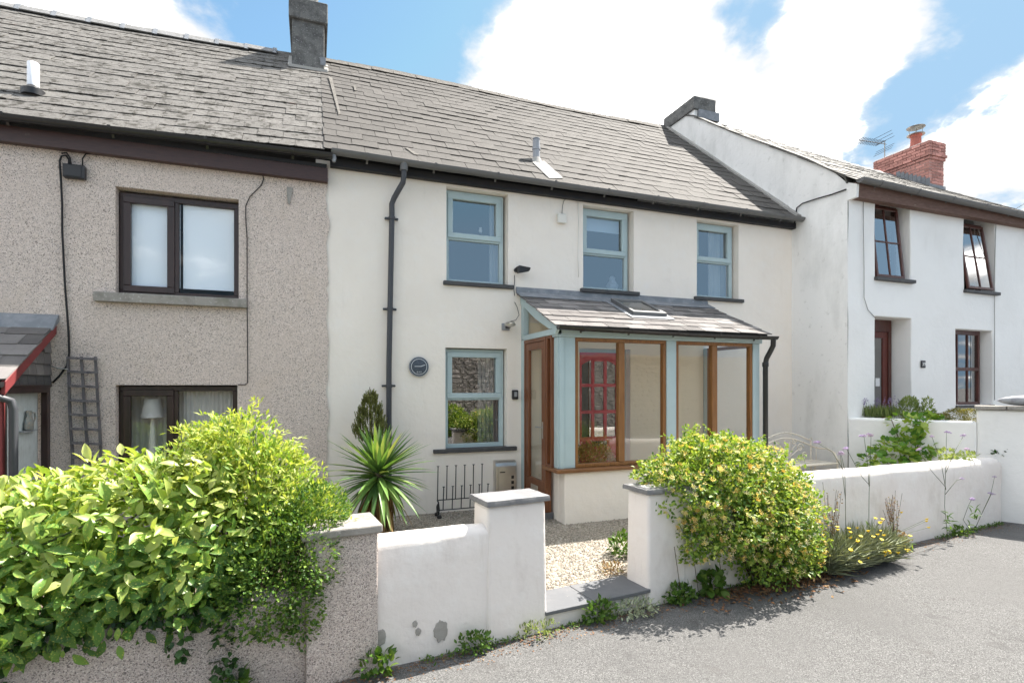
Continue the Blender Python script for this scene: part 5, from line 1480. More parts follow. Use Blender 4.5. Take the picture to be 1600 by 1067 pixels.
# fieldstone wall across the road (seen mirrored in the window panes)
ow = thing('stone_wall', (2, -12.5, ZR), 'tall rough fieldstone wall on the other side of the road', 'wall')
MB().box(-16, 24, -12.9, -12.45, ZB, 2.9).build('core', 'stone_mortar', ow)
sv = []
for k in range(6):
    mb = MB(); 
    loop = [(math.cos(a) * .5 * random.uniform(.85, 1.05), math.sin(a) * .5 * random.uniform(.8, 1.0)) for a in [i * math.pi / 4 + .2 for i in range(8)]]
    mb.v = [(x, -.02, z) for x, z in loop] + [(x * .9, .06 + random.uniform(-.02, .02), z * .88) for x, z in loop]
    mb.f = [tuple(range(8, 16))] + [(i, (i + 1) % 8, 8 + (i + 1) % 8, 8 + i) for i in range(8)]
    sv.append(mb.mesh('stone', 'fieldstone'))
vs, fs_ = [], []
z = ZR
while z < 2.8:
    h = random.uniform(.13, .22); x = -8
    while x < 14:
        w_ = random.uniform(.2, .5); m = Matrix.Translation((x + w_ / 2, -12.46, z + h / 2)) @ Matrix.Diagonal((w_ * 1.02, 1, h * 1.05, 1))
        me = random.choice(sv); o = len(vs); vs += [tuple(m @ v.co) for v in me.vertices]; fs_ += [tuple(i + o for i in p.vertices) for p in me.polygons]
        x += w_
    z += h
me = bpy.data.meshes.new('stones'); me.from_pydata(vs, [], fs_); me.materials.append(MATS['fieldstone']); tag(link('stones', me, ow), kind='stuff')

# ------------------------------------------------------------------ white iron bench
yb = -.52; bx1 = onY(1267, 700, yb).x; bx0 = bx1 - 1.15; zs_ = .50
be = thing('iron_bench', ((bx0 + bx1) / 2, -.7, 0), 'white wrought iron garden bench with scrolled arched back beside the gable side', 'bench')
zt_ = onY(1267, 690, yb).z; ztop = zt_ + .13
xm = (bx0 + bx1) / 2
arc = lambda x, h, b: b + h * max(0, math.cos((x - xm) / (bx1 - bx0) * math.pi)) ** 1.15
for x in (bx0, bx1):
    m = MB().tube([(x, yb, 0), (x, yb, zt_ + .02)], .016, 6)
    m.tube([(x + .03 * math.cos(a), yb, zt_ + .04 + .03 * math.sin(a)) for a in [i * .6 for i in range(10)]], .007, 5); m.build('post', 'iron_white', be, smooth='all')
for h, b in ((.15, zt_ + .02), (.14, zt_ - .06)):
    MB().tube([(bx0 + (bx1 - bx0) * i / 20, yb, arc(bx0 + (bx1 - bx0) * i / 20, h, b)) for i in range(21)], .014, 6).build('back_rail', 'iron_white', be, smooth='all')
for k in range(7):
    t = (k - 3) / 3; pts = []
    for i in range(14):
        u = i / 13; pts.append((xm + t * (.06 + .38 * u ** 1.4) * .9 + .03 * math.sin(u * 5) * t, yb, zs_ + .03 + (arc(xm + t * .4, .14, zt_ - .06) - zs_ - .06) * u * (1 - .25 * abs(t))))
    MB().tube(pts, .0095, 5).build('scroll', 'iron_white', be, smooth='all')
for sgn in (-1, 1):
    for (cx, cz, r0) in ((.33, .20, .075), (.42, .07, .06), (.20, .30, .05)):
        pts = []
        for i in range(22):
            a = i * .42; r = r0 * (1 - i / 26); pts.append((xm + sgn * (cx + r * math.cos(a)), yb, zs_ + cz + r * math.sin(a)))
        MB().tube(pts, .0095, 5).build('scroll', 'iron_white', be, smooth='all')
for i in range(6):
    yy = yb - .03 - i * .075; MB().box(bx0 + .0, bx1 - .0, yy - .05, yy, zs_ - .006 + (.006 if i % 2 else 0), zs_ + (.006 if i % 2 else 0)).build('seat_slat', 'iron_white', be)
MB().tube([(bx0, yb - .47, zs_ - .01), (bx1 + .01, yb - .47, zs_ - .01)], .017, 6).build('seat_rail', 'iron_white', be)
for x in (bx0, bx1):
    m = MB().tube([(x, yb, zs_ + .22), (x + .01, yb - .14, zs_ + .20), (x + .01, yb - .30, zs_ + .21), (x + .02, yb - .42, zs_ + .15), (x + .02, yb - .47, zs_ + .05), (x + .02, yb - .48, 0)], .015, 6)
    m.tube([(x + .02 + 0 * a, yb - .50 - .035 * math.cos(a), zs_ + .02 + .035 * math.sin(a)) for a in [i * .6 for i in range(9)]], .007, 5)
    m.tube([(x, yb - .10, zs_), (x, yb - .10, zs_ + .20)], .007, 5)
    m.build('arm', 'iron_white', be, smooth='all')
    MB().tube([(x, yb - .10, zs_), (x, yb - .02, 0)], .010, 6).build('leg', 'iron_white', be)

# ------------------------------------------------------------------ plants: materials
def LM(name, cols, rough=.45, spec=.35, transl=.3, attr=True, spots=None):
    lay = ()
    if spots: lay = (spots,)
    if lay:
        return M(name, (1, 1, 1), rough=rough, spec=spec, rnd=cols, attr=attr, transl=transl)
    return M(name, cols[0], rough=rough, spec=spec, rnd=cols, attr=attr, transl=transl)
def spotted(name, cols, attr):
    m = M(name, cols[0], rough=.40, spec=.4, rnd=cols, attr=attr, transl=.33)
    t = m.node_tree; p = [n for n in t.nodes if n.type == 'BSDF_PRINCIPLED'][0]
    tr = [n for n in t.nodes if n.type == 'BSDF_TRANSLUCENT'][0]
    src = p.inputs['Base Color'].links[0].from_socket
    geo = t.nodes.new('ShaderNodeNewGeometry')
    v = N(t, 'ShaderNodeTexNoise', ins={'Scale': 95.0, 'Detail': 2.0, 'Roughness': .5}); t.links.new(geo.outputs['Position'], v.inputs['Vector'])
    f = maprange(t, v.outputs['Fac'], .60, .66, 0, .8)
    c = mixc(t, f, src, (.50, .50, .10))
    t.links.new(c, p.inputs['Base Color'])
    g = mixc(t, 1.0, c, (1.2, 1.15, .5), 'MULTIPLY'); t.links.new(g, tr.inputs[0])
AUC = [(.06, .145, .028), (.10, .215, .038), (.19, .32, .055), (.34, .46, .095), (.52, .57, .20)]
spotted('laurel_leaf', AUC[:3], False); spotted('laurel_leaf_sunlit', AUC[2:], False); spotted('laurel_leaves', AUC, True)  # paler copy carries sunlight and young growth in its colour
LM('box_leaves', [(.045, .11, .022), (.08, .17, .03), (.14, .24, .04), (.22, .32, .06)])
LM('bamboo_leaves', [(.10, .20, .034), (.18, .31, .05), (.30, .43, .07), (.44, .52, .12), (.50, .54, .20)], transl=.4)
LM('honeysuckle_leaves', [(.06, .14, .026), (.13, .24, .038), (.26, .38, .055), (.42, .49, .11)], transl=.35)
M('honeysuckle_flower', (.7, .55, .2), rough=.6, rnd=[(.84, .80, .56), (.82, .72, .32), (.78, .56, .18), (.85, .83, .66), (.82, .77, .48)], transl=.35)
LM('ivy_leaves', [(.02, .055, .014), (.035, .085, .02), (.05, .11, .025)], rough=.35, transl=.15)
LM('yucca_leaf', [(.08, .17, .05), (.12, .24, .06), (.20, .33, .085), (.36, .42, .15)], rough=.4, transl=.22, attr=False)
LM('dead_leaf', [(.30, .20, .09), (.22, .13, .06), (.38, .28, .14)], rough=.9, transl=.2)
LM('spiky_needles', [(.15, .18, .05), (.21, .23, .07), (.28, .28, .10)], rough=.6, transl=.08)
LM('mallow_leaf', [(.07, .19, .03), (.15, .30, .045), (.27, .41, .06), (.40, .49, .11)], rough=.5, transl=.42, attr=False)
LM('mallow_leaves', [(.07, .19, .03), (.15, .30, .045), (.27, .41, .06), (.40, .49, .11)], rough=.5, transl=.42)
LM('silver_leaves', [(.30, .34, .22), (.40, .44, .32), (.22, .27, .15)], rough=.8, transl=.15)
LM('weed_leaves', [(.05, .12, .02), (.09, .18, .03), (.15, .23, .05)], transl=.35)
LM('dry_stalks', [(.33, .22, .12), (.24, .13, .07), (.42, .32, .18), (.2, .2, .07)], rough=.9, transl=.2)
LM('leaf_litter', [(.16, .08, .04), (.24, .12, .06), (.10, .06, .04), (.34, .22, .11)], rough=.9, transl=.1)
LM('lavender_flower', [(.22, .16, .38), (.30, .23, .46), (.26, .22, .36)], rough=.8, transl=.2)
LM('olive_leaves', [(.15, .16, .04), (.22, .21, .06), (.28, .24, .09), (.12, .14, .03)], rough=.7, transl=.25)
LM('pale_leaves', [(.20, .27, .10), (.28, .34, .13), (.14, .22, .06)], rough=.6, transl=.4)
LM('brown_foliage', [(.34, .17, .05), (.48, .29, .10), (.22, .10, .035), (.42, .22, .07)], rough=.85, transl=.25)
M('verbena_flower', (.5, .42, .6), rough=.8, rnd=[(.58, .50, .68), (.48, .38, .62), (.70, .60, .70)], transl=.2)
M('yellow_flower', (.75, .58, .03), rough=.7, transl=.2, rnd=[(.80, .62, .03), (.70, .55, .05), (.82, .70, .12)])
M('pink_flower', (.65, .22, .18), rough=.7, transl=.2)

def crown(name, mat, parent, ells, n, size, ratio, kind='small', up=.35, out=.6, rlo=.70, rhi=1.04, rough=.14, jitter=.5, zmin=-9, kind_tag='stuff', keep=None, rndf=None):
    P_, Nn = shell(ells, n, rlo, rhi, rough, zmin)
    if keep is not None:
        k = keep(P_); P_, Nn = P_[k], Nn[k]
    m = len(P_)
    D = Nn * out + unit(m) * jitter + np.array([0, 0, up]); L = size * (.65 + .7 * rng.random(m))
    Nl = Nn * .5 + unit(m) * .45 + np.array([0, 0, .55])
    me = leaves_mesh(name, mat, P_, D, Nl, L, L * ratio, kind, rndv=None if rndf is None else rndf(P_, m))
    return tag(link(name, me, parent), kind=kind_tag)
def sprays(mb, base, ells, n, r0=.012, r1=.003):
    for i in range(n):
        e = random.choice(ells); u = unit(1)[0]; u[2] = abs(u[2])
        tip = Vector(e[:3]) + Vector((u[0] * e[3], u[1] * e[4], u[2] * e[5])) * .95
        b = Vector(base) + Vector((random.uniform(-.08, .08), random.uniform(-.08, .08), 0)); mid = b.lerp(tip, .5) + Vector((0, 0, .1)) + Vector((u[0], u[1], 0)) * -.05
        mb.tube([b, mid, tip], [r0, (r0 + r1) / 2, r1], 5)
def We(s, d, z, rs, rd, rz):
    p = W(s, d, z); return (p.x, p.y, p.z, rs, rd, rz)

# spotted laurel hedge in front of the grey house
lh = thing('laurel_hedge', tuple(W(-3, .6, 0)), 'wide yellow speckled laurel hedge spilling over the pebbledash wall', 'shrub')
E = [We(-4.6, .60, .52, .75, .62, .56), We(-3.75, .60, .54, .70, .64, .54), We(-3.2, .52, .64, .60, .64, .56), We(-2.7, .50, .72, .52, .60, .58), We(-2.28, .50, .74, .45, .55, .60), We(-2.95, .34, .50, .55, .42, .36), We(-2.45, .32, .54, .45, .40, .36), We(-3.45, .36, .46, .5, .42, .34)]
n = 11000
P_, Nn = shell(E, n, .55, 1.05, .12, .34)
L = .080 * (.5 + .9 * rng.random(n))
tilt = np.clip(1.05 - P_[:, 2:3], 0, .7)
side_ = unit(n) * .75
D = Nn * .45 + side_ - Nn * (side_ * Nn).sum(1, keepdims=True) * .6 + np.array([0, 0, .25]) - np.array([0, 0, 1.0]) * tilt
Nl = Nn * .95 + unit(n) * .28 + np.array([0, 0, .45])
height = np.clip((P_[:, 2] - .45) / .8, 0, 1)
rv = np.clip(rng.random(n) * .60 + height * .55, 0, 1)          # upper leaves painted paler: sunlit tone, together with some young growth
toc = np.array(CAM)[None] - P_; dist = np.linalg.norm(toc, axis=1)
facing = (Nn * toc).sum(1) / dist
score = L / dist * (facing > .15) * (np.array([min(1, 60 if -20 < project(p)[0] < 600 else 0) for p in P_]))
# foremost leaves win
rr_ = np.array([max(0, -((Vector(p) - WB).dot(WN))) for p in P_])
order = np.argsort(-(score * (1 + .6 * facing)))
single = order[:300]; rest = order[300:]
def leaf_mtx(p, d, nl, l, w):
    d = Vector(d).normalized(); s = Vector(nl).cross(d).normalized(); u = d.cross(s)
    return Matrix(((d.x * l, s.x * w, u.x * l, p[0]), (d.y * l, s.y * w, u.y * l, p[1]), (d.z * l, s.z * w, u.z * l, p[2]), (0, 0, 0, 1)))
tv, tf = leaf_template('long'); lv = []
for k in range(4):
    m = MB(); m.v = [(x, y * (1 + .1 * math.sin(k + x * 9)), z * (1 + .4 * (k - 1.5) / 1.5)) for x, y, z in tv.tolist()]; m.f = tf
    lv.append(m.mesh('leaf', 'laurel_leaf', 'all')); lv.append(m.mesh('leaf', 'laurel_leaf_sunlit', 'all'))
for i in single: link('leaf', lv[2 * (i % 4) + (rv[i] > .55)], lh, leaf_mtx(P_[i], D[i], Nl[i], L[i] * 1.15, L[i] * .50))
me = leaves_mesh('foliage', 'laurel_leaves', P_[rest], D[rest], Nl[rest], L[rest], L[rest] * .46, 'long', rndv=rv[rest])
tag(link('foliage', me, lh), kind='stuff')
mb = MB(); 
for s in (-4.4, -3.7, -3.1, -2.6, -2.2): sprays(mb, W(s, .5, 0), E, 7, .014, .005)
mb.build('stems', 'stem_green', lh, smooth='all')
# darker ivy creeping under it over the wall top
iv = thing('ivy', tuple(W(-2.6, .0, .35)), 'dark ivy hanging over the pebbledash wall below the laurel leaves', 'ivy')
IE = [We(s, .06, .42 - .03 * math.sin(s * 3), .24, .08, .07) for s in (-3.3, -3.0, -2.75, -2.5, -2.25)] + [We(-2.18, -.02, .2, .05, .04, .16), We(-2.15, -.02, .03, .06, .04, .1), We(-3.25, -.02, .24, .10, .05, .16), We(-2.4, -.02, .3, .06, .04, .1)]
crown('foliage', 'ivy_leaves', iv, IE, 1000, .040, .8, 'oval', up=-.2, out=.5)
# light evergreen beside it: fine leaved, loose at the top
nb_ = thing('bamboo_shrub', tuple(W(-2.0, .45, 0)), 'airy pale green shrub with fine leaves rising above the laurel hedge', 'shrub')
NE = [We(-2.30, .55, 1.12, .30, .36, .26), We(-2.0, .50, 1.04, .28, .36, .30), We(-2.08, .50, 1.32, .20, .24, .20), We(-2.28, .55, 1.28, .14, .2, .16), We(-1.80, .42, .90, .22, .30, .24), We(-1.66, .42, .80, .2, .26, .18), We(-1.9, .46, 1.18, .14, .2, .14)]
crown('foliage', 'bamboo_leaves', nb_, NE, 9500, .044, .36, 'small', up=.45, out=.7, rough=.5, rlo=.5, rhi=1.2, jitter=.7)
mb = MB(); sprays(mb, W(-2.0, .45, 0), NE, 26, .01, .003); mb.build('stems', 'stem_green', nb_, smooth='all')
# feathery arching tips
m_ = []
TP, TD = [], []
for k in range(120):
    e = random.choice(NE); u = unit(1)[0]; u[2] = abs(u[2]) * .8 + .3; b = Vector(e[:3]) + Vector((u[0] * e[3], u[1] * e[4], u[2] * e[5])) * .85
    dr_ = Vector(u).normalized(); ln = random.uniform(.10, .26)
    for j in range(14):
        t = j / 14; p_ = b + dr_ * ln * t + Vector((0, 0, -.10 * t * t)); TP.append(tuple(p_ + Vector(unit(1)[0]) * .012)); TD.append(tuple(dr_ * .6 + Vector(unit(1)[0]) * .8 + Vector((0, 0, -.1))))
TP, TD = np.array(TP), np.array(TD)
tag(link('sprays', leaves_mesh('sprays', 'bamboo_leaves', TP, TD, unit(len(TP)) * .5 + np.array([0, 0, .8]), .05, .015, 'small', rndv=.5 + .5 * rng.random(len(TP))), nb_), kind='stuff')
# dark box like shrub between hedge and pier
bs = thing('box_shrub', tuple(W(-1.75, .2, 0)), 'dense dark green small leaved shrub hanging against the pebbledash pier', 'shrub')
BE = [We(-1.88, .22, .62, .30, .34, .34), We(-1.70, .16, .66, .20, .28, .30), We(-1.95, .05, .48, .28, .22, .26), We(-1.75, .02, .42, .12, .12, .26), We(-1.66, .25, .86, .22, .25, .2)]
crown('foliage', 'box_leaves', bs, BE, 14000, .028, .55, 'small', up=.25, out=.6, rough=.3, rhi=1.1)
mb = MB(); sprays(mb, W(-1.85, .25, 0), BE, 14, .01, .003); mb.build('stems', 'stem_brown', bs, smooth='all')

# honeysuckle over the gate pillar
hs = thing('honeysuckle', tuple(W(2.2, .0, ZR)), 'sprawling honeysuckle with cream and orange flowers tumbling over the white garden wall', 'shrub')
HE = [We(1.55, .12, .80, .36, .38, .32), We(2.0, .15, .88, .42, .46, .36), We(2.45, .14, .78, .40, .42, .34), We(2.75, .10, .66, .30, .34, .28), We(1.85, -.10, .56, .38, .32, .34), We(2.30, -.14, .50, .42, .32, .36), We(2.72, -.08, .38, .32, .28, .34), We(2.35, -.16, .12, .36, .24, .22), We(2.75, -.14, .08, .26, .2, .18), We(1.32, .12, .94, .24, .24, .11), We(1.78, .2, 1.12, .24, .26, .12), We(2.2, .2, 1.10, .2, .24, .12), We(1.5, -.1, .40, .18, .16, .20)]
crown('foliage', 'honeysuckle_leaves', hs, HE, 25000, .040, .56, 'oval', up=.25, out=.6, rough=.5, rlo=.45, rhi=1.14, jitter=.7, zmin=-.1)
TP, TD = [], []
for k in range(260):
    e = random.choice(HE); u = unit(1)[0]; u[2] = u[2] * .8 + .25; b = Vector(e[:3]) + Vector((u[0] * e[3], u[1] * e[4], u[2] * e[5])) * .9
    if b.z < .05: continue
    dr_ = (Vector(u) + Vector((0, 0, .5)) + Vector(unit(1)[0]) * .4).normalized(); ln = random.uniform(.10, .26)
    for j in range(16):
        t = j / 16; TP.append(tuple(b + dr_ * ln * t + Vector((0, 0, -.07 * t * t)) + Vector(unit(1)[0]) * .008)); TD.append(tuple(dr_ * .5 + Vector(unit(1)[0]) * .9))
tag(link('sprays', leaves_mesh('sprays', 'honeysuckle_leaves', np.array(TP), np.array(TD), unit(len(TP)) * .5 + np.array([0, 0, .8]), .036, .019, 'oval', rndv=.4 + .6 * rng.random(len(TP))), hs), kind='stuff')
M('honeysuckle_petals', (.7, .6, .3), rough=.6, attr=True, rnd=[(.84, .80, .56), (.82, .72, .32), (.78, .56, .18), (.85, .83, .66)], transl=.35)
FP, FN = shell(HE, 520, .96, 1.12, .25, .0)
PP = np.repeat(FP, 6, 0) + rng.normal(size=(3120, 3)) * .012
tag(link('petals', leaves_mesh('petals', 'honeysuckle_petals', PP, np.repeat(FN, 6, 0) * .6 + unit(3120), unit(3120), .030, .010, 'small', rndv=np.clip(np.repeat(rng.random(520), 6) + rng.normal(size=3120) * .1, 0, 1)), hs), kind='stuff')
fv = []
for k in range(4):
    m = MB()
    for j in range(7):
        a = j * .9 + k; tl_ = random.uniform(.35, .9); d_ = Vector((math.cos(a) * .7, math.sin(a) * .7, .45 + .5 * random.random())).normalized()
        m.tube([Vector((0, 0, 0)), d_ * .018, d_ * .034 + Vector((0, 0, -.002))], [.0018, .003, .0065], 5, caps=False)
        s_ = d_.orthogonal().normalized()
        m.add([d_ * .034, d_ * .048 + s_ * .010, d_ * .046 - s_ * .004, d_ * .050 - s_ * .012], [(0, 1, 2), (0, 2, 3)])
    fv.append(m.mesh('flower', 'honeysuckle_flower'))
FP, FN = shell(HE, 900, .95, 1.12, .2, .05)
tc_ = np.array(CAM)[None] - FP; fc = (FN * tc_).sum(1) / np.linalg.norm(tc_, axis=1)
sel = [i for i in np.argsort(-(fc + .6 * rng.random(900)))][:290]
for i in sel:
    z_ = Vector(FN[i]) + Vector((0, 0, .35)) + Vector(unit(1)[0]) * .3
    link('flower', fv[i % 4], hs, Matrix.Translation(FP[i]) @ z_.to_track_quat('Z', 'Y').to_matrix().to_4x4() @ Matrix.Diagonal((.72, .72, .72, 1)))
mb = MB(); sprays(mb, W(2.3, -.12, ZR), HE, 20, .010, .003)
for s in (1.25, 1.45, 1.75): 
    p0 = W(s, -.05, .35); mb.tube([p0, p0 + Vector((.02, -.02, -.2)), p0 + Vector((.05, -.03, -.42))], .003, 4)
mb.build('stems', 'stem_brown', hs, smooth='all')

# yucca and the spiky conical shrub behind it
yx = onZ(600, 838, .0); YC = Vector((yx.x, -.95, 0)); yc_ = onY(592, 722, -.95); 
yu = thing('yucca', (yc_.x, -.95, 0), 'spiky yucca with long sword leaves, yellowing at its skirt', 'yucca')
hz_ = yc_.z - .10
MB().tube([(yc_.x + .03, -.95, -.05), (yc_.x + .01, -.95, hz_ * .5), (yc_.x, -.95, hz_)], [.085, .075, .05], 10).build('trunk', 'bark', yu, smooth='all')
def strap(base, az, el, L, w, droop, mat):
    m = MB(); n = 7; d = Vector((math.cos(az), math.sin(az), 0)); s = Vector((-math.sin(az), math.cos(az), 0)); p = Vector(base); e = el
    for i in range(n + 1):
        t = i / n; ww = w * min(1, .55 + 2 * t) * (1 - t ** 2.2) + .0008; up_ = Vector((-math.cos(az) * math.sin(e), -math.sin(az) * math.sin(e), math.cos(e)))
        m.v += [tuple(p - s * ww + up_ * ww * .35), tuple(p), tuple(p + s * ww + up_ * ww * .35)]
        p = p + (d * math.cos(e) + Vector((0, 0, math.sin(e)))) * (L / n); e -= droop / n
    for i in range(n):
        a = i * 3; m.f += [(a, a + 3, a + 4, a + 1), (a + 1, a + 4, a + 5, a + 2)]
    return m
for k in range(160):
    t = k / 159; el = math.radians(86 - 140 * t ** .85) + random.uniform(-.12, .12); az = k * 2.39996 + random.uniform(-.2, .2)
    b = Vector((yc_.x + .04 * math.cos(az), -.95 + .04 * math.sin(az), hz_ + .06 - .22 * t))
    strap(b, az, el, random.uniform(.50, .68) * (.75 + .25 * min(1, t * 4)), .030, .12 + .6 * t * random.random(), 'yucca_leaf').build('leaf', 'yucca_leaf' if t < .93 else 'dead_leaf', yu, smooth='all')
TPn = 160; A2 = rng.random(TPn) * 6.28
Pd = np.stack([yc_.x + .09 * np.cos(A2), -.95 + .09 * np.sin(A2), rng.uniform(.12, hz_ * .75, TPn)], 1); Dd = np.stack([np.cos(A2) * .35, np.sin(A2) * .35, -np.ones(TPn)], 1)
tag(link('dead_skirt', leaves_mesh('dead_skirt', 'dead_leaf', Pd, Dd, np.stack([np.cos(A2), np.sin(A2), np.zeros(TPn)], 1), .30, .02, 'small'), yu), kind='stuff')
cb_ = onY(579, 700, -.42); cz0, cz1 = onY(579, 692, -.42).z, onY(579, 612, -.42).z
ct = thing('cone_shrub', (cb_.x, -.42, 0), 'dark olive cone shaped spiky shrub behind the yucca', 'shrub')
MB().tube([(cb_.x, -.42, -.05), (cb_.x, -.42, cz0 + .3), (cb_.x - .01, -.42, cz1 + .06)], [.02, .016, .004], 6).build('trunk', 'bark', ct, smooth='all')
CPt, CDt, CNt = [], [], []
Hc = cz1 - cz0
for k in range(460):
    t = random.random() ** 1.25; az = random.uniform(0, 6.283); R_ = .235 * min(1, .5 + t * 3.0) * (1 - t) ** .62 * random.uniform(.55, 1.0) + .01
    b = Vector((cb_.x + R_ * math.cos(az), -.42 + R_ * math.sin(az), cz0 + Hc * t * .88)); d_ = Vector((math.cos(az) * .22, math.sin(az) * .22, 1)).normalized(); ln = random.uniform(.07, .12)
    for j in range(44):
        u = j / 44; a2 = random.uniform(0, 6.28); o1 = d_.orthogonal().normalized(); o2 = d_.cross(o1)
        CPt.append(tuple(b + d_ * ln * u)); CDt.append(tuple((o1 * math.cos(a2) + o2 * math.sin(a2)) * .8 + d_ * .9)); CNt.append(tuple(d_))
tag(link('foliage', leaves_mesh('foliage', 'spiky_needles', np.array(CPt), np.array(CDt), np.array(CNt), .020, .009, 'small'), ct), kind='stuff')

# big leaved mallow behind the long garden wall
def lobed():
    m = MB(); n = 15; m.v = [(0, 0, 0)]
    for i in range(n):
        a = -2.6 + 5.2 * i / (n - 1); r = .5 * (1 + .22 * math.cos(a * 5 * .97)) * (1.05 if abs(a) < .4 else 1)
        m.v.append((.25 + r * math.cos(a), r * math.sin(a), .06 * math.cos(a * 5) - .12 * r))
    m.f = [(0, i, i + 1) for i in range(1, n)]
    return m
mp = onY(1425, 715, -1.75)
ml = thing('mallow', (mp.x, -1.75, 0), 'leafy mallow with big lobed bright leaves against the white boundary wall', 'shrub')
lme = [lobed().mesh('leaf', 'mallow_leaf', 'all') for k in range(2)]
mxs = [onY(px, py, -1.75) for px, py in ((1425, 700), (1400, 712), (1450, 708), (1475, 715), (1380, 722), (1418, 662), (1445, 660))]
ME = [(p_.x, -1.75, p_.z, r, .28, r * .8) for p_, r in zip(mxs, (.24, .30, .30, .24, .24, .17, .15))]
MP, MN = shell(ME, 900, .8, 1.05, .15)
tc_ = np.array(CAM)[None] - MP; fc = (MN * tc_).sum(1) / np.linalg.norm(tc_, axis=1)
od = np.argsort(-(fc + .5 * rng.random(900)))
for i in od[:260]:
    dv = Vector(MN[i]) * .5 + Vector(unit(1)[0]) * .5 + Vector((0, 0, -.25)); nv = Vector(MN[i]) * .4 + Vector((0, 0, .9)) + Vector(unit(1)[0]) * .25
    l = random.uniform(.07, .14); link('leaf', lme[i % 2], ml, leaf_mtx(MP[i], dv, nv, l, l))
rs_ = od[260:]
tag(link('foliage', leaves_mesh('foliage', 'mallow_leaves', MP[rs_], MN[rs_] + unit(len(rs_)) * .6, unit(len(rs_)) * .4 + np.array([0, 0, .9]), .09, .08, 'oval'), ml), kind='stuff')
mb = MB(); sprays(mb, (mp.x, -1.75, 0), ME, 16, .012, .005); mb.build('stems', 'stem_brown', ml, smooth='all')
pf = onY(1455, 707, -2.0)
m = MB()
for k in range(5):
    a = k * 1.2566; m.add([pf, pf + Vector((.04 * math.cos(a - .5), -.02, .04 * math.sin(a - .5))), pf + Vector((.05 * math.cos(a), -.03, .05 * math.sin(a))), pf + Vector((.04 * math.cos(a + .5), -.02, .04 * math.sin(a + .5)))], [(0, 1, 2, 3)])
m.build('flower', 'pink_flower', ml)

# plants in the raised bed of the white house
def tuft(name, label, cat, c, ells, n, mat, size, ratio, kind='small', **kw):
    t_ = thing(name, c, label, cat); crown('foliage', mat, t_, ells, n, size, ratio, kind, **kw); return t_
q3 = lambda a, n, z: A_ + bd * a + bn * n + Vector((0, 0, z))
def onB(px, py, off=.35): 
    return onPlane(px, py, A_ + bn * off, bn)
lv_ = onB(1372, 640)
la = thing('lavender', tuple(lv_), 'clump of lavender with purple spikes below the brown front door', 'lavender')
n = 420; t = rng.random(n)
bx = np.array([onB(1350 + 50 * u, 652, .3) for u in t]); 
D = unit(n) * .25 + np.array([0, 0, 1.0]); hgt = .10 + .12 * rng.random(n)
tag(link('foliage', leaves_mesh('foliage', 'pale_leaves', bx + rng.normal(size=(n, 3)) * [.03, .05, .012], D, unit(n), hgt, .012, 'small'), la), kind='stuff')
FPt = []
for k in range(38):
    u = random.random(); b = onB(1346 + 58 * u, 652, .3); tip = b + Vector((random.uniform(-.03, .03), random.uniform(-.03, .03), random.uniform(.18, .32)))
    for j in range(9): FPt.append(tuple(tip + Vector(unit(1)[0]) * .012 + Vector((0, 0, -.008 * j))))
FPt = np.array(FPt); tag(link('flower_spikes', leaves_mesh('flower_spikes', 'lavender_flower', FPt, unit(len(FPt)) + np.array([0, 0, .8]), unit(len(FPt)), .022, .012, 'small'), la), kind='stuff')
e1 = onB(1420, 640, .35); tuft('pale_bush', 'upright pale green bush between the lavender and the sash window', 'shrub', tuple(e1), [(e1.x, e1.y, e1.z, .14, .12, .17), (e1.x + .03, e1.y, e1.z + .08, .09, .09, .12)], 900, 'pale_leaves', .045, .35, up=.8)
e1 = onB(1448, 643, .35); tuft('pale_bush', 'thin loose pale bush beside the olive cushion plant', 'shrub', tuple(e1), [(e1.x, e1.y, e1.z, .10, .1, .08), (e1.x + .02, e1.y, e1.z + .10, .06, .06, .10)], 340, 'pale_leaves', .045, .35, up=.8)
e1 = onB(1495, 648, .35); e2_ = onB(1470, 651, .3); e3_ = onB(1515, 647, .3); tuft('cushion_plant', 'olive brown cushion plant under the ground floor brown sash window', 'shrub', tuple(e1), [(e1.x, e1.y, e1.z - .02, .16, .16, .11), (e2_.x, e2_.y, e2_.z - .02, .13, .15, .07), (e3_.x, e3_.y, e3_.z - .02, .13, .15, .1)], 4200, 'olive_leaves', .018, .6, rough=.2)

# trailing dark plant over the end of the long wall
e1 = onW(1572, 708, .1); p_ = W(e1[0], .02, e1[1])
tp = thing('trailing_creeper', tuple(p_), 'dark leaved creeper trailing over the far end of the long wall', 'creeper')
crown('foliage', 'ivy_leaves', tp, [We(e1[0] - .2, .06, e1[1] + .02, .16, .08, .05), We(e1[0] + .1, .0, e1[1] + .03, .28, .08, .06), We(e1[0] + .45, .0, e1[1] - .0, .2, .08, .06)], 170, .06, .55, 'oval')
e1 = onW(1510, 716, .1); p_ = W(e1[0], .15, e1[1])
tuft('pale_creeper', 'small pale leaved creeper lying along the long wall top', 'creeper', tuple(p_), [We(e1[0], .15, e1[1] + .02, .3, .08, .04), We(e1[0] - .25, .2, e1[1] + .05, .14, .08, .06)], 200, 'pale_leaves', .05, .5, 'oval')

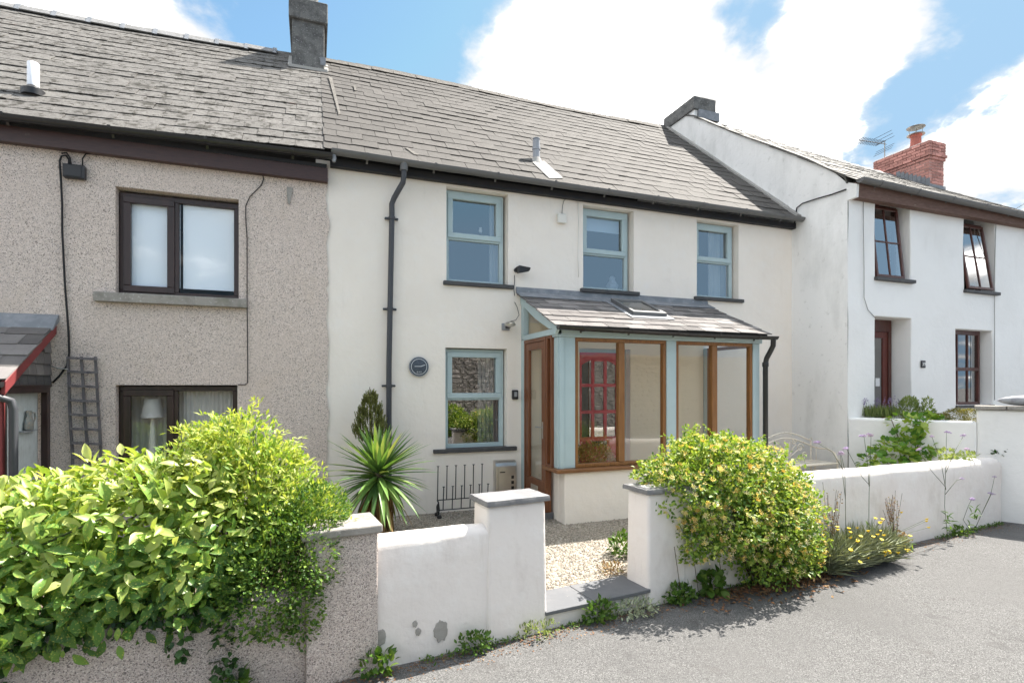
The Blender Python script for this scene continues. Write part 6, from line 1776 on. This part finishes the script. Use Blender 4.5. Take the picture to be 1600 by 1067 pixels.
# purple headed verbenas at the foot of the long wall
vm_ = []
for k in range(3):
    m = MB()
    for j in range(16):
        a, r = j * 2.4, .024 * math.sqrt(j / 16); c = Vector((r * math.cos(a), r * math.sin(a), .016 - r * .6))
        m.add([c + Vector((-.007, 0, 0)), c + Vector((0, -.007, .004)), c + Vector((.007, 0, 0)), c + Vector((0, .007, .004)), c + Vector((0, 0, -.012))], [(0, 1, 2, 3), (0, 4, 1), (1, 4, 2), (2, 4, 3), (3, 4, 0)])
    vm_.append(m.mesh('flower_head', 'verbena_flower'))
def verbena(base_px, stems, label, d=-.10):
    sb = onW(base_px[0], base_px[1], d)[0]; base = W(sb, d, ZR)
    v_ = thing('verbena', tuple(base), label, 'verbena', 'verbenas along the foot of the long wall')
    mb = MB(); heads = []
    for pts in stems:
        pp2 = [W(*(lambda q: (q[0], d, q[1]))(onW(px, py, d))) for px, py in pts]
        if not mb.v or pts[0] == base_px: pp2[0] = base
        mb.tube(pp2, [.0034] + [.0028] * (len(pp2) - 2) + [.002], 5); heads.append(pp2[-1])
    mb.build('stems', 'stem_green', v_, smooth='all')
    for h in heads:
        for k in range(random.choice((1, 2, 2, 3))):
            o = Vector((random.uniform(-.03, .03), random.uniform(-.02, .02), random.uniform(-.012, .012))) if k else Vector((0, 0, 0))
            link('flower_head', random.choice(vm_), v_, Matrix.Translation(h + o) @ Matrix.Rotation(random.uniform(-.3, .3), 4, 'X') @ Matrix.Rotation(random.uniform(0, 6), 4, 'Z'))
    n = 16; bp = np.array([list(base + Vector((random.uniform(-.05, .05), random.uniform(-.05, .03), random.uniform(.02, .35)))) for k in range(n)])
    tag(link('leaves', leaves_mesh('leaves', 'weed_leaves', bp, unit(n) + np.array([0, 0, .3]), unit(n) * .3 + np.array([0, 0, 1]), .09, .02, 'oval'), v_), kind='stuff')
verbena((1322, 858), [((1322, 858), (1321, 780), (1316, 735), (1313, 710)), ((1321, 780), (1320, 735), (1314, 708)), ((1318, 735), (1300, 705), (1277, 692))], 'verbena with drooping mauve heads nearest to the iron bench arm')
verbena((1357, 845), [((1357, 845), (1358, 770), (1360, 715), (1361, 680)), ((1358, 760), (1355, 720), (1350, 681)), ((1359, 758), (1347, 745), (1322, 700))], 'tall straight verbena with a double mauve head rising left of the mallow')
verbena((1481, 838), [((1481, 838), (1476, 790), (1478, 720), (1479, 675)), ((1477, 760), (1455, 735), (1435, 703)), ((1477, 740), (1492, 705), (1506, 680)), ((1478, 730), (1490, 712), (1512, 702)), ((1478, 765), (1470, 720), (1456, 682)), ((1477, 772), (1495, 750), (1503, 748))], 'tallest verbena with many branching stems, in front of the mallow right edge')
verbena((1520, 832), [((1520, 832), (1535, 800), (1548, 772), (1554, 745)), ((1535, 800), (1545, 780), (1549, 771)), ((1520, 832), (1505, 812), (1513, 790), (1518, 780))], 'short leaning verbena near the far end of the long wall')

# silvery clump with yellow flowers on the road edge
sg = onW(1335, 880, -.2)[0]
sv_ = thing('curry_plant', tuple(W(sg, -.2, ZR)), 'silvery clump with small yellow flowers sprawling onto the road', 'curry plant')
n = 6500; u = rng.random(n); sp_ = rng.uniform(-.85, .9, n)
P_ = np.array([list(W(sg + .62 * s, -.12 + rng.uniform(-.14, .06), ZR + .02 + rng.random() * .14)) for s in sp_])
ang = rng.normal(size=n) * .55; D = np.array([list(WD * math.sin(a) * .9 + WN * (-.55 + .5 * rng.normal()) + Vector((0, 0, .75 * math.cos(a)))) for a in ang])
tag(link('foliage', leaves_mesh('foliage', 'silver_leaves', P_, D, unit(n) + np.array([0, 0, .2]), .24 * (.4 + rng.random(n)), .0042, 'small'), sv_), kind='stuff')
bm_ = []
m = MB()
for k in range(7):
    a = k * .9; m.add([(0, 0, 0), (.012 * math.cos(a), .012 * math.sin(a), .004), (.012 * math.cos(a + .9), .012 * math.sin(a + .9), .004), (0, 0, -.008)], [(0, 1, 2), (1, 3, 2)])
yfm = m.mesh('flower', 'yellow_flower'); stm = MB()
for k in range(64):
    s = sg + random.gauss(.12, .42); h = random.uniform(.16, .48); d = -.16 - random.random() * .34
    b = W(s * .7 + sg * .3, -.12, ZR + .08); tp_ = W(s, d, ZR + h); stm.tube([b, b.lerp(tp_, .5) + Vector((0, 0, .05)), tp_], .0018, 4)
    link('flower', yfm, sv_, Matrix.Translation(tp_) @ Matrix.Rotation(random.uniform(-.5, .5), 4, 'X') @ Matrix.Diagonal((1.6, 1.6, 1.6, 1)))
stm.build('flower_stems', 'silver_leaves', sv_)
# dried flower stalks
def dry(px0, px1, pyb, pyt, n_st, label, d=-.07):
    sb = onW((px0 + px1) / 2, pyb, d)[0]; t_ = thing('dry_stalks', tuple(W(sb, d, ZR)), label, 'dried plant'); mb = MB(); pts = []
    for k in range(n_st):
        b = W(sb + random.gauss(0, .03), d, ZR + .03); s_t, z_t = onW(random.uniform(px0, px1), random.uniform(pyt, pyt + (pyb - pyt) * .45), d); tp_ = W(s_t, d + random.uniform(-.06, .05), z_t)
        mb.tube([b, b.lerp(tp_, .5) + Vector((random.uniform(-.02, .02), 0, .02)), tp_], .0018, 4); 
        for j in range(9): pts.append(tuple(b.lerp(tp_, .45 + .55 * random.random()) + Vector(unit(1)[0]) * .016))
    mb.build('stems', 'stem_brown', t_); pts = np.array(pts)
    tag(link('seed_heads', leaves_mesh('seed_heads', 'dry_stalks', pts, unit(len(pts)), unit(len(pts)), .022, .014, 'small'), t_), kind='stuff')
    lo = np.array([list(W(sb + random.gauss(0, .07), d - .03 + random.uniform(-.06, .05), ZR + random.uniform(.0, .22))) for k in range(110)])
    tag(link('leaves', leaves_mesh('leaves', 'dry_stalks', lo, unit(110) + np.array([0, 0, .2]), unit(110) + np.array([0, 0, .6]), .05, .03, 'oval'), t_), kind='stuff')
dry(1378, 1420, 838, 765, 16, 'rusty dried flower stalks standing against the middle of the long wall')
dry(1282, 1312, 870, 752, 18, 'straw coloured dried stalks beside the honeysuckle edge')

# weeds along the foot of the walls
def weed(px, py, r, h, label, mat='weed_leaves', n=220, size=.05, ratio=.6, kind='oval', d=-.06):
    s = onW(px, py, d)[0]; c = W(s, d, ZR)
    tuft('weed', label, 'weed', tuple(c), [(c.x, c.y, ZR + h * .45, r, r * .55, h * .55)], n, mat, size, ratio, kind, rlo=.3, up=.3, zmin=ZR + .005)
weed(742, 1024, .13, .14, 'low green weed at the foot of the short white wall', n=150, size=.035)
weed(590, 1048, .12, .15, 'broad leaved weed growing where pebbledash pier meets the white wall', n=90, size=.06)
weed(842, 1000, .16, .11, 'thin yellowish weed at the base of the slate capped pillar', 'pale_leaves', n=170, size=.03, ratio=.45)
weed(938, 972, .13, .17, 'round bright green weed below the slate step', n=170, size=.045)
weed(1112, 928, .13, .2, 'big leaved green weed under the honeysuckle skirt', n=110, size=.075, ratio=.8)
weed(1062, 948, .14, .15, 'fresh green weed between the second pillar and the honeysuckle', n=200, size=.045)
weed(990, 968, .24, .10, 'grey green ground weed trailing along under the step', 'silver_leaves', n=360, size=.04, ratio=.4)
weed(1500, 838, .16, .10, 'low weed tangle beneath the branching verbena', 'weed_leaves', n=150, size=.04, ratio=.4)
weed(375, 1062, .06, .2, 'small weed climbing the pebbledash wall near the road', n=60, size=.06, d=-.03)
weed(1405, 836, .16, .12, 'leafy weed with browning leaves below the rusty stalks', 'honeysuckle_leaves', n=160, size=.05)
gy = onZ(968, 868, 0); tuft('weed', 'yellow green weed on the gravel inside the second gate pillar', 'weed', tuple(gy), [(gy.x + .03, gy.y, .10, .12, .14, .13)], 260, 'weed_leaves', .05, .5, 'oval', rlo=.3)
gy2 = onZ(955, 893, 0); tuft('weed', 'pale dry weed sprawling on the gravel behind the slate step', 'weed', tuple(gy2), [(gy2.x, gy2.y, .03, .16, .10, .05)], 200, 'dry_stalks', .035, .4, rlo=.2)
# dead leaves under the honeysuckle
n = 1100; P_ = np.array([list(W(2.55 + rng.normal() * .5, -.06 - abs(rng.normal()) * .16, ZR + .006 + .015 * rng.random())) for k in range(n)])
tag(link('leaf_litter', leaves_mesh('leaf_litter', 'leaf_litter', P_, unit(n) * [1, 1, .2], unit(n) * .4 + np.array([0, 0, 1.0]), .045 * (.5 + rng.random(n)), .022, 'oval')), 'brown dead leaves lying on the road edge under the honeysuckle', 'leaf litter', kind='stuff')
n = 3200; P_ = np.array([list(W(rng.uniform(-4, 7.2), -.02 - abs(rng.normal()) * .09, ZR + .005)) for k in range(n)])
tag(link('grit', leaves_mesh('grit', 'leaf_litter', P_, unit(n) * [1, 1, .2], unit(n) * .4 + np.array([0, 0, 1.0]), .018 * (.5 + rng.random(n)), .010, 'small')), 'dry grit and plant crumbs gathered along the foot of the garden walls', 'grit', kind='stuff')
# small sprouts and moss in the joint between wall and road
MP_ = []
while len(MP_) < 1900:
    s = rng.uniform(-1.35, 7.1)
    if nz(s * 2.1, 3.3) + .25 * rng.random() > .12: MP_.append(list(W(s, -.012 - abs(rng.normal()) * .035, ZR + .004 + .02 * rng.random())))
MP_ = np.array(MP_)
tag(link('ground_weeds', leaves_mesh('ground_weeds', 'weed_leaves', MP_, unit(1900) + np.array([0, 0, .8]), unit(1900) * .5 + np.array([0, 0, .8]), .030 * (.4 + rng.random(1900)), .012, 'small')), 'thin ragged line of sprouts and moss in the joint between garden walls and road', 'weeds', kind='stuff')
# brown acer inside the porch window
bx_ = onY(925, 712, -.80)
pt_ = thing('brown_plant', (bx_.x, -.8, .1), 'rusty brown fine leaved plant inside the porch behind the first pane', 'plant')
MB().lathe((bx_.x, -.80, .10), [(.11, 0), (.15, .26), (.16, .26), (.16, .29), (.13, .29)], 18).build('pot', 'terracotta', pt_, smooth=True)
crown('foliage', 'brown_foliage', pt_, [(bx_.x, -.8, zs + .06, .30, .20, .20), (bx_.x + .12, -.8, zs - .02, .22, .2, .16), (bx_.x - .1, -.8, zs + .0, .2, .2, .2)], 3800, .05, .22, 'small', up=-.1, rough=.2)
MB().tube([(bx_.x, -.8, .36), (bx_.x, -.8, zs)], .014, 6).build('stem', 'stem_brown', pt_)
# shrubs at the foot of the stone wall over the road
for k, (x, r, lb_) in enumerate(((-.6, .9, 'rounded green shrub against the stone wall across the road'), (1.6, .7, 'smaller shrub beside the rounded one across the road'), (4.6, .8, 'wide green shrub further along the stone wall across the road'))):
    tuft('shrub', lb_, 'shrub', (x, -11.9, ZR), [(x, -11.9, ZR + r * .7, r, .5, r * .75), (x + r * .5, -11.9, ZR + r * .5, r * .7, .5, r * .5)], 3000, 'honeysuckle_leaves', .09, .5, 'oval')

# overhead wires
for pxs, lbl in ((((1545, 345), (1640, 296)), 'upper overhead wire crossing the sky past the white house'), (((1545, 352), (1640, 309)), 'middle overhead wire crossing the sky past the white house'), (((1570, 354), (1640, 325)), 'lower overhead wire crossing the sky past the white house')):
    a_ = CAM + ray(*pxs[0]).normalized() * 40; b_ = CAM + ray(*pxs[1]).normalized() * 26
    tag(MB().tube([a_, a_.lerp(b_, .5) + Vector((0, 0, -.1)), b_], .011, 5).build('overhead_wire', 'cable_black'), lbl, 'wire')
